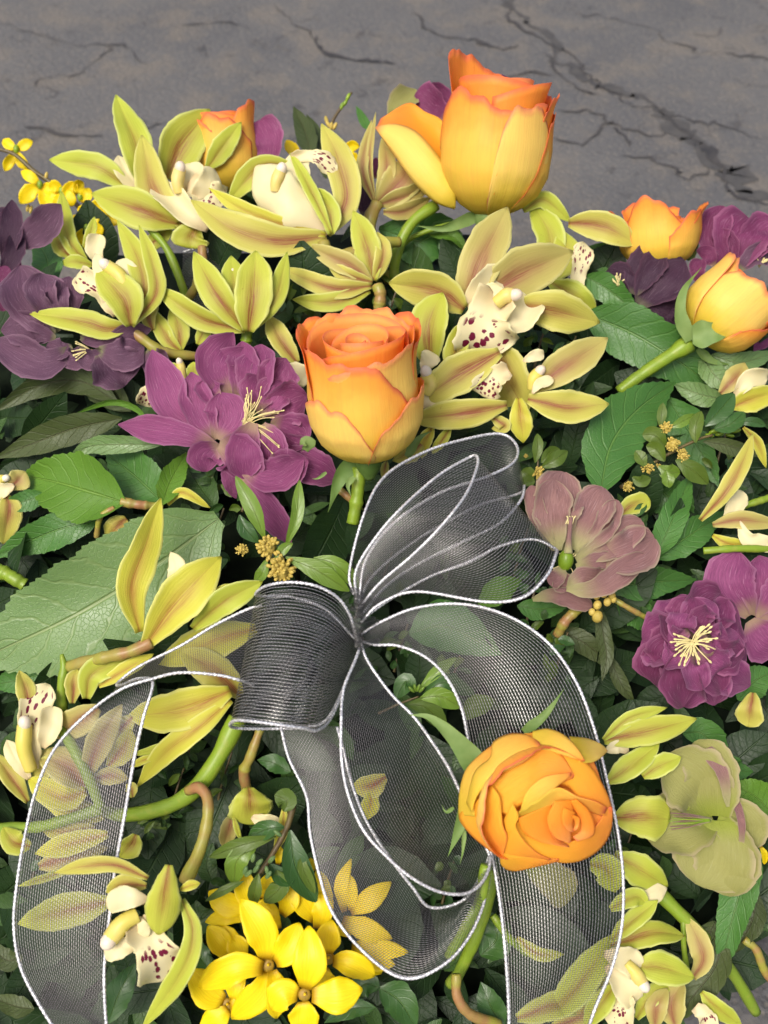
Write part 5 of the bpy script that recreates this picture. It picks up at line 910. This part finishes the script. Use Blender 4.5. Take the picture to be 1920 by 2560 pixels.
for i, (lab, c, L) in enumerate((('far left forsythia blossom on the twig tip', (105, 450), [([100, 450, 60, 420, 20, 385], 34), ([110, 450, 160, 420, 212, 395], 34), ([95, 470, 60, 530, 30, 590], 34), ([110, 470, 140, 530, 185, 580], 34)]),
        ('second forsythia blossom along the left twig', (260, 680), [([250, 670, 200, 630, 135, 590], 36), ([250, 690, 190, 730, 130, 800], 50), ([270, 700, 290, 770, 300, 850], 40), ([280, 690, 340, 720, 380, 790], 46)]),
        ('third forsythia blossom along the left twig', (520, 760), [([500, 740, 460, 700, 430, 690], 46), ([510, 740, 510, 690, 540, 660], 40), ([540, 800, 560, 740, 560, 700], 40), ([480, 760, 440, 720, 500, 660], 40)]),
        ('lower forsythia blossom on the left twig', (610, 870), [([690, 950, 720, 900, 740, 860], 44), ([600, 860, 640, 820, 720, 870], 50), ([620, 880, 660, 930, 740, 970], 46), ([590, 870, 560, 850, 500, 840], 40), ([600, 890, 580, 950, 540, 1010], 46), ([540, 1080, 530, 1110, 500, 1170], 40)]),
        ('small forsythia blossom between second and third on the twig', (400, 720), [([390, 720, 340, 760, 290, 760], 44), ([400, 730, 390, 790, 360, 850], 46), ([410, 720, 450, 770, 470, 820], 44), ([400, 710, 360, 690, 320, 700], 40)]),
        ('forsythia blossom low behind the pale orchid', (560, 960), [([550, 950, 500, 920, 450, 900], 44), ([560, 970, 530, 1020, 520, 1080], 46), ([570, 960, 630, 980, 660, 1010], 46), ([570, 950, 600, 900, 610, 860], 44)]))):
    T = forsythia(lab, 'R1', c[0], c[1], -34 + 3 * i, [(p_, w_ * 1.05) for p_, w_ in L], False); T.ball(c[0], c[1], 30, 20, 20, 30, 'pistil', 'calyx', n=7)
T = Thing('forsythia_twig', 'brown forsythia twig at the far left', 'twig', 'R1', 300, 640, -34); T.tube([-40, 440, 90, 480, 220, 590, 380, 700, 520, 830, 640, 930], (12, 16, 16), 'twig', 'branch')
for (x, y) in ((350, 670), (380, 690), (200, 840), (180, 830), (440, 780), (300, 620)): T.ball(x, y, 10, 12, 12, 26, 'boxfl', 'bud', (.3, 1, .2), n=6)
T = forsythia('yellow blossom behind the olive leaf near the top', 'R2', 680, 430, -26, [([650, 460, 640, 410, 640, 375], 36), ([670, 470, 720, 430, 775, 430], 36), ([690, 480, 730, 500, 770, 520], 34), ([390, 500, 340, 450, 300, 390], 40)], False)
T = Thing('forsythia_twig', 'upright forsythia twig with buds left of the top rose', 'twig', 'R2', 570, 320, -26)
T.tube([570, 330, 620, 230, 690, 130, 725, 80], (12, 11, 7), 'twig', 'stem')
for (x, y, a) in ((560, 260, -.3), (615, 300, .5), (590, 300, .2), (660, 170, .4), (700, 110, .5), (680, 150, .8), (570, 285, -.5)): T.ball(x, y, 6, 13, 13, 28, 'boxfl' if y > 200 else 'pistil', 'bud', (a, 1, .2), n=6)
forsythia('single yellow petal at the right edge, low', 'S8', 1630, 150, -10, [([1620, 110, 1640, 150, 1640, 200], 20)], False)

# ------------------------------------------------------------------ the sheer wired ribbon bow
RB = Thing('ribbon_bow', 'sheer dark silver wired ribbon tied in a bow with long tails', 'ribbon', 'F', 772, 1335, 22)
def strip(name, E1, E2, n=110, nu=16, bulge=0.0, crop='F', pin=None, wires=(1, 1), wr=1.0):
    a, b, c = CROPS[crop]; k = c / CROPS['F'][2]
    def conv(E): E = np.asarray(E, float); return np.column_stack([a + E[:, 0] * c, b + E[:, 1] * c, E[:, 2] * c])
    A, B = crom(conv(E1), n), crom(conv(E2), n); t = np.linspace(0, 1, n)
    def wd(P): return unproj(P[..., 0], P[..., 1], base_depth(P[..., 0], P[..., 1]) - .022 - P[..., 2] * RB.k)
    u = np.linspace(0, 1, nu)[None, :, None]; G = A[:, None] * (1 - u) + B[:, None] * u
    w = np.linalg.norm(B - A, axis=1); G[..., 2] += bulge * w[:, None] * 4 * (u * (1 - u))[..., 0]
    Gw = wd(G); mid = Gw[:, nu // 2]; s = np.concatenate([[0], np.cumsum(np.linalg.norm(np.diff(mid, axis=0), axis=1))])
    UV = np.zeros((n, nu, 2)); UV[..., 0] = np.linspace(0, .046, nu)[None]; UV[..., 1] = s[:, None]
    o = sheet(name, Gw, RB.o, RB.org, [M['ribbon']], UV)
    for i, (P, on) in enumerate(((A, wires[0]), (B, wires[1]))):
        if on:
            C = crom(wd(P), 420); link('wire_edge', tubemesh('wire_edge', C, .00078 * wr, [M['wire']], 8, RB.org, True, 2600), o)
    return o
# knot end of each strip sits near F (775, 1340); z counts toward the viewer
KX, KY = 775, 1345
strip('upper_back_loop', [(KX - 10, KY - 60, 0), (755, 1235, 10), (785, 1115, 20), (830, 1030, 30), (920, 975, 20), (1020, 945, 0), (1085, 938, -10), (1117, 965, 0), (1108, 1000, 30), (1050, 1030, 50), (950, 1065, 55), (850, 1130, 45), (790, 1210, 30), (KX, KY - 40, 10)],
      [(KX, KY - 30, -30), (800, 1250, -60), (880, 1180, -80), (960, 1130, -90), (1040, 1090, -90), (1110, 1070, -80), (1130, 1060, -60), (1132, 1050, -20), (1125, 1080, 0), (1080, 1130, 5), (1000, 1170, 0), (900, 1220, -10), (830, 1270, -10), (KX + 5, KY - 15, -10)], bulge=.06)
strip('upper_front_loop', [(KX - 5, KY - 50, 10), (770, 1230, 30), (820, 1150, 55), (880, 1085, 75), (950, 1025, 80), (1010, 990, 75), (1029, 985, 85), (1030, 1010, 105), (1005, 1070, 125), (950, 1140, 125), (890, 1200, 95), (820, 1260, 60), (KX, KY - 30, 30)],
      [(KX + 10, KY - 10, -10), (850, 1290, -10), (930, 1245, -5), (1010, 1215, 5), (1080, 1180, 10), (1150, 1165, 15), (1198, 1185, 30), (1200, 1200, 70), (1180, 1245, 95), (1130, 1290, 95), (1050, 1300, 80), (900, 1278, 55), (820, 1305, 40), (KX + 5, KY, 25)], bulge=.10)
strip('front_loop', [(775, 1388, -12), (768, 1374, 18), (756, 1330, 62), (728, 1290, 96), (680, 1265, 115), (625, 1258, 115), (575, 1266, 90), (553, 1282, 50), (566, 1288, 0), (630, 1290, -28), (705, 1318, -30), (772, 1386, -20)],
      [(765, 1430, -15), (718, 1545, 40), (686, 1577, 105), (655, 1573, 145), (610, 1567, 165), (560, 1560, 160), (512, 1556, 125), (497, 1566, 70), (515, 1573, 20), (590, 1574, -28), (665, 1570, -24), (712, 1546, -22), (765, 1430, -20)], bulge=.08)
strip('front_loop_darkening_layer', [(765, 1385, -8), (748, 1340, 50), (715, 1305, 78), (670, 1282, 92), (620, 1276, 92), (580, 1284, 70), (562, 1300, 40)], [(745, 1470, -5), (700, 1545, 60), (672, 1562, 105), (640, 1560, 125), (590, 1553, 138), (545, 1550, 130), (512, 1556, 95)], wires=(0, 0))  # extra inner strip, added to make the front loop denser and darker
strip('left_tail', [(548, 1480, 30), (520, 1470, 48), (470, 1458, 60), (390, 1453, 72), (330, 1466, 80), (260, 1490, 85), (185, 1545, 85), (120, 1615, 80), (80, 1700, 76), (55, 1800, 74), (38, 1900, 78), (30, 2000, 85), (45, 2090, 88), (85, 2170, 84), (130, 2240, 76)],
      [(566, 1308, 5), (535, 1316, 5), (465, 1350, 5), (390, 1395, 0), (300, 1440, -20), (255, 1475, -15), (262, 1480, 20), (300, 1466, 50), (330, 1475, 70), (310, 1550, 72), (290, 1640, 70), (268, 1770, 70), (250, 1870, 74), (238, 1970, 78), (226, 2080, 80), (226, 2160, 80), (232, 2240, 76)], n=150, bulge=.03)
strip('right_tail', [(KX + 5, KY + 25, 10), (820, 1345, 25), (900, 1313, 45), (1000, 1305, 60), (1100, 1332, 66), (1185, 1390, 68), (1245, 1475, 66), (1285, 1580, 60), (1312, 1690, 55), (1335, 1800, 52), (1346, 1900, 52), (1343, 2000, 55), (1322, 2090, 55), (1285, 2180, 45), (1262, 2250, 35)],
      [(KX + 5, KY + 40, 0), (810, 1393, 5), (860, 1395, 10), (920, 1420, 10), (965, 1465, 0), (995, 1525, -10), (1010, 1590, -14), (1025, 1670, -12), (1045, 1760, -6), (1065, 1860, 4), (1080, 1950, 14), (1090, 2040, 22), (1096, 2120, 26), (1099, 2180, 26), (1100, 2250, 24)], n=130, bulge=.08)
strip('hanging_loop', [(777, 1400, 35), (765, 1432, 48), (742, 1490, 65), (737, 1560, 80), (738, 1640, 90), (752, 1716, 98), (785, 1793, 104), (835, 1850, 106), (885, 1893, 104), (945, 1925, 96), (1000, 1931, 80), (1035, 1913, 60), (1055, 1880, 40), (1058, 1850, 20), (1040, 1890, 0), (1000, 1945, -15), (930, 1960, -10), (890, 1915, 10), (840, 1850, 30), (795, 1780, 36), (762, 1700, 32), (742, 1620, 22), (728, 1570, 12)],
      [(KX + 4, 1385, 20), (790, 1420, 20), (815, 1460, 22), (850, 1505, 22), (895, 1550, 20), (935, 1605, 14), (967, 1655, 8), (992, 1706, 0), (1015, 1755, -10), (1035, 1800, -18), (1050, 1830, -22), (1058, 1855, -20), (1056, 1900, 0), (1042, 1960, 25), (1015, 2020, 45), (970, 2075, 58), (900, 2112, 62), (840, 2100, 62), (765, 2035, 60), (715, 1965, 56), (690, 1890, 50), (670, 1800, 40), (662, 1720, 28), (625, 1640, 15), (610, 1585, 5), (606, 1560, 0)], n=190, bulge=.04)
strip('far_loop', [(500, 560, -230), (470, 545, -215), (430, 535, -205), (395, 545, -205)], [(500, 690, -230), (460, 690, -220), (420, 680, -220), (390, 670, -220)], n=30)
for k in range(9):                                        # gathered folds at the knot
    a = k / 8.0; y = KY - 60 + 110 * a
    pts = [(KX - 14 + 10 * math.sin(k), y - 12, 20), (KX + 2, y, 48 + 6 * (k % 2)), (KX + 22 + 26 * math.sin(k * 1.7), y + 4 - 8 * (k % 3), 25)]
    a_, b_, c_ = CROPS['F']; P = np.array([(a_ + x * c_, b_ + yy * c_, z * c_) for x, yy, z in pts]); C = crom(P, 16)
    link('knot_fold', tubemesh('knot_fold', unproj(C[:, 0], C[:, 1], base_depth(C[:, 0], C[:, 1]) - .022 - C[:, 2] * RB.k), np.interp(np.linspace(0, 1, 16), [0, .5, 1], [.0015, .0022, .001]), [M['ribbon']], 8, RB.org), RB.o)
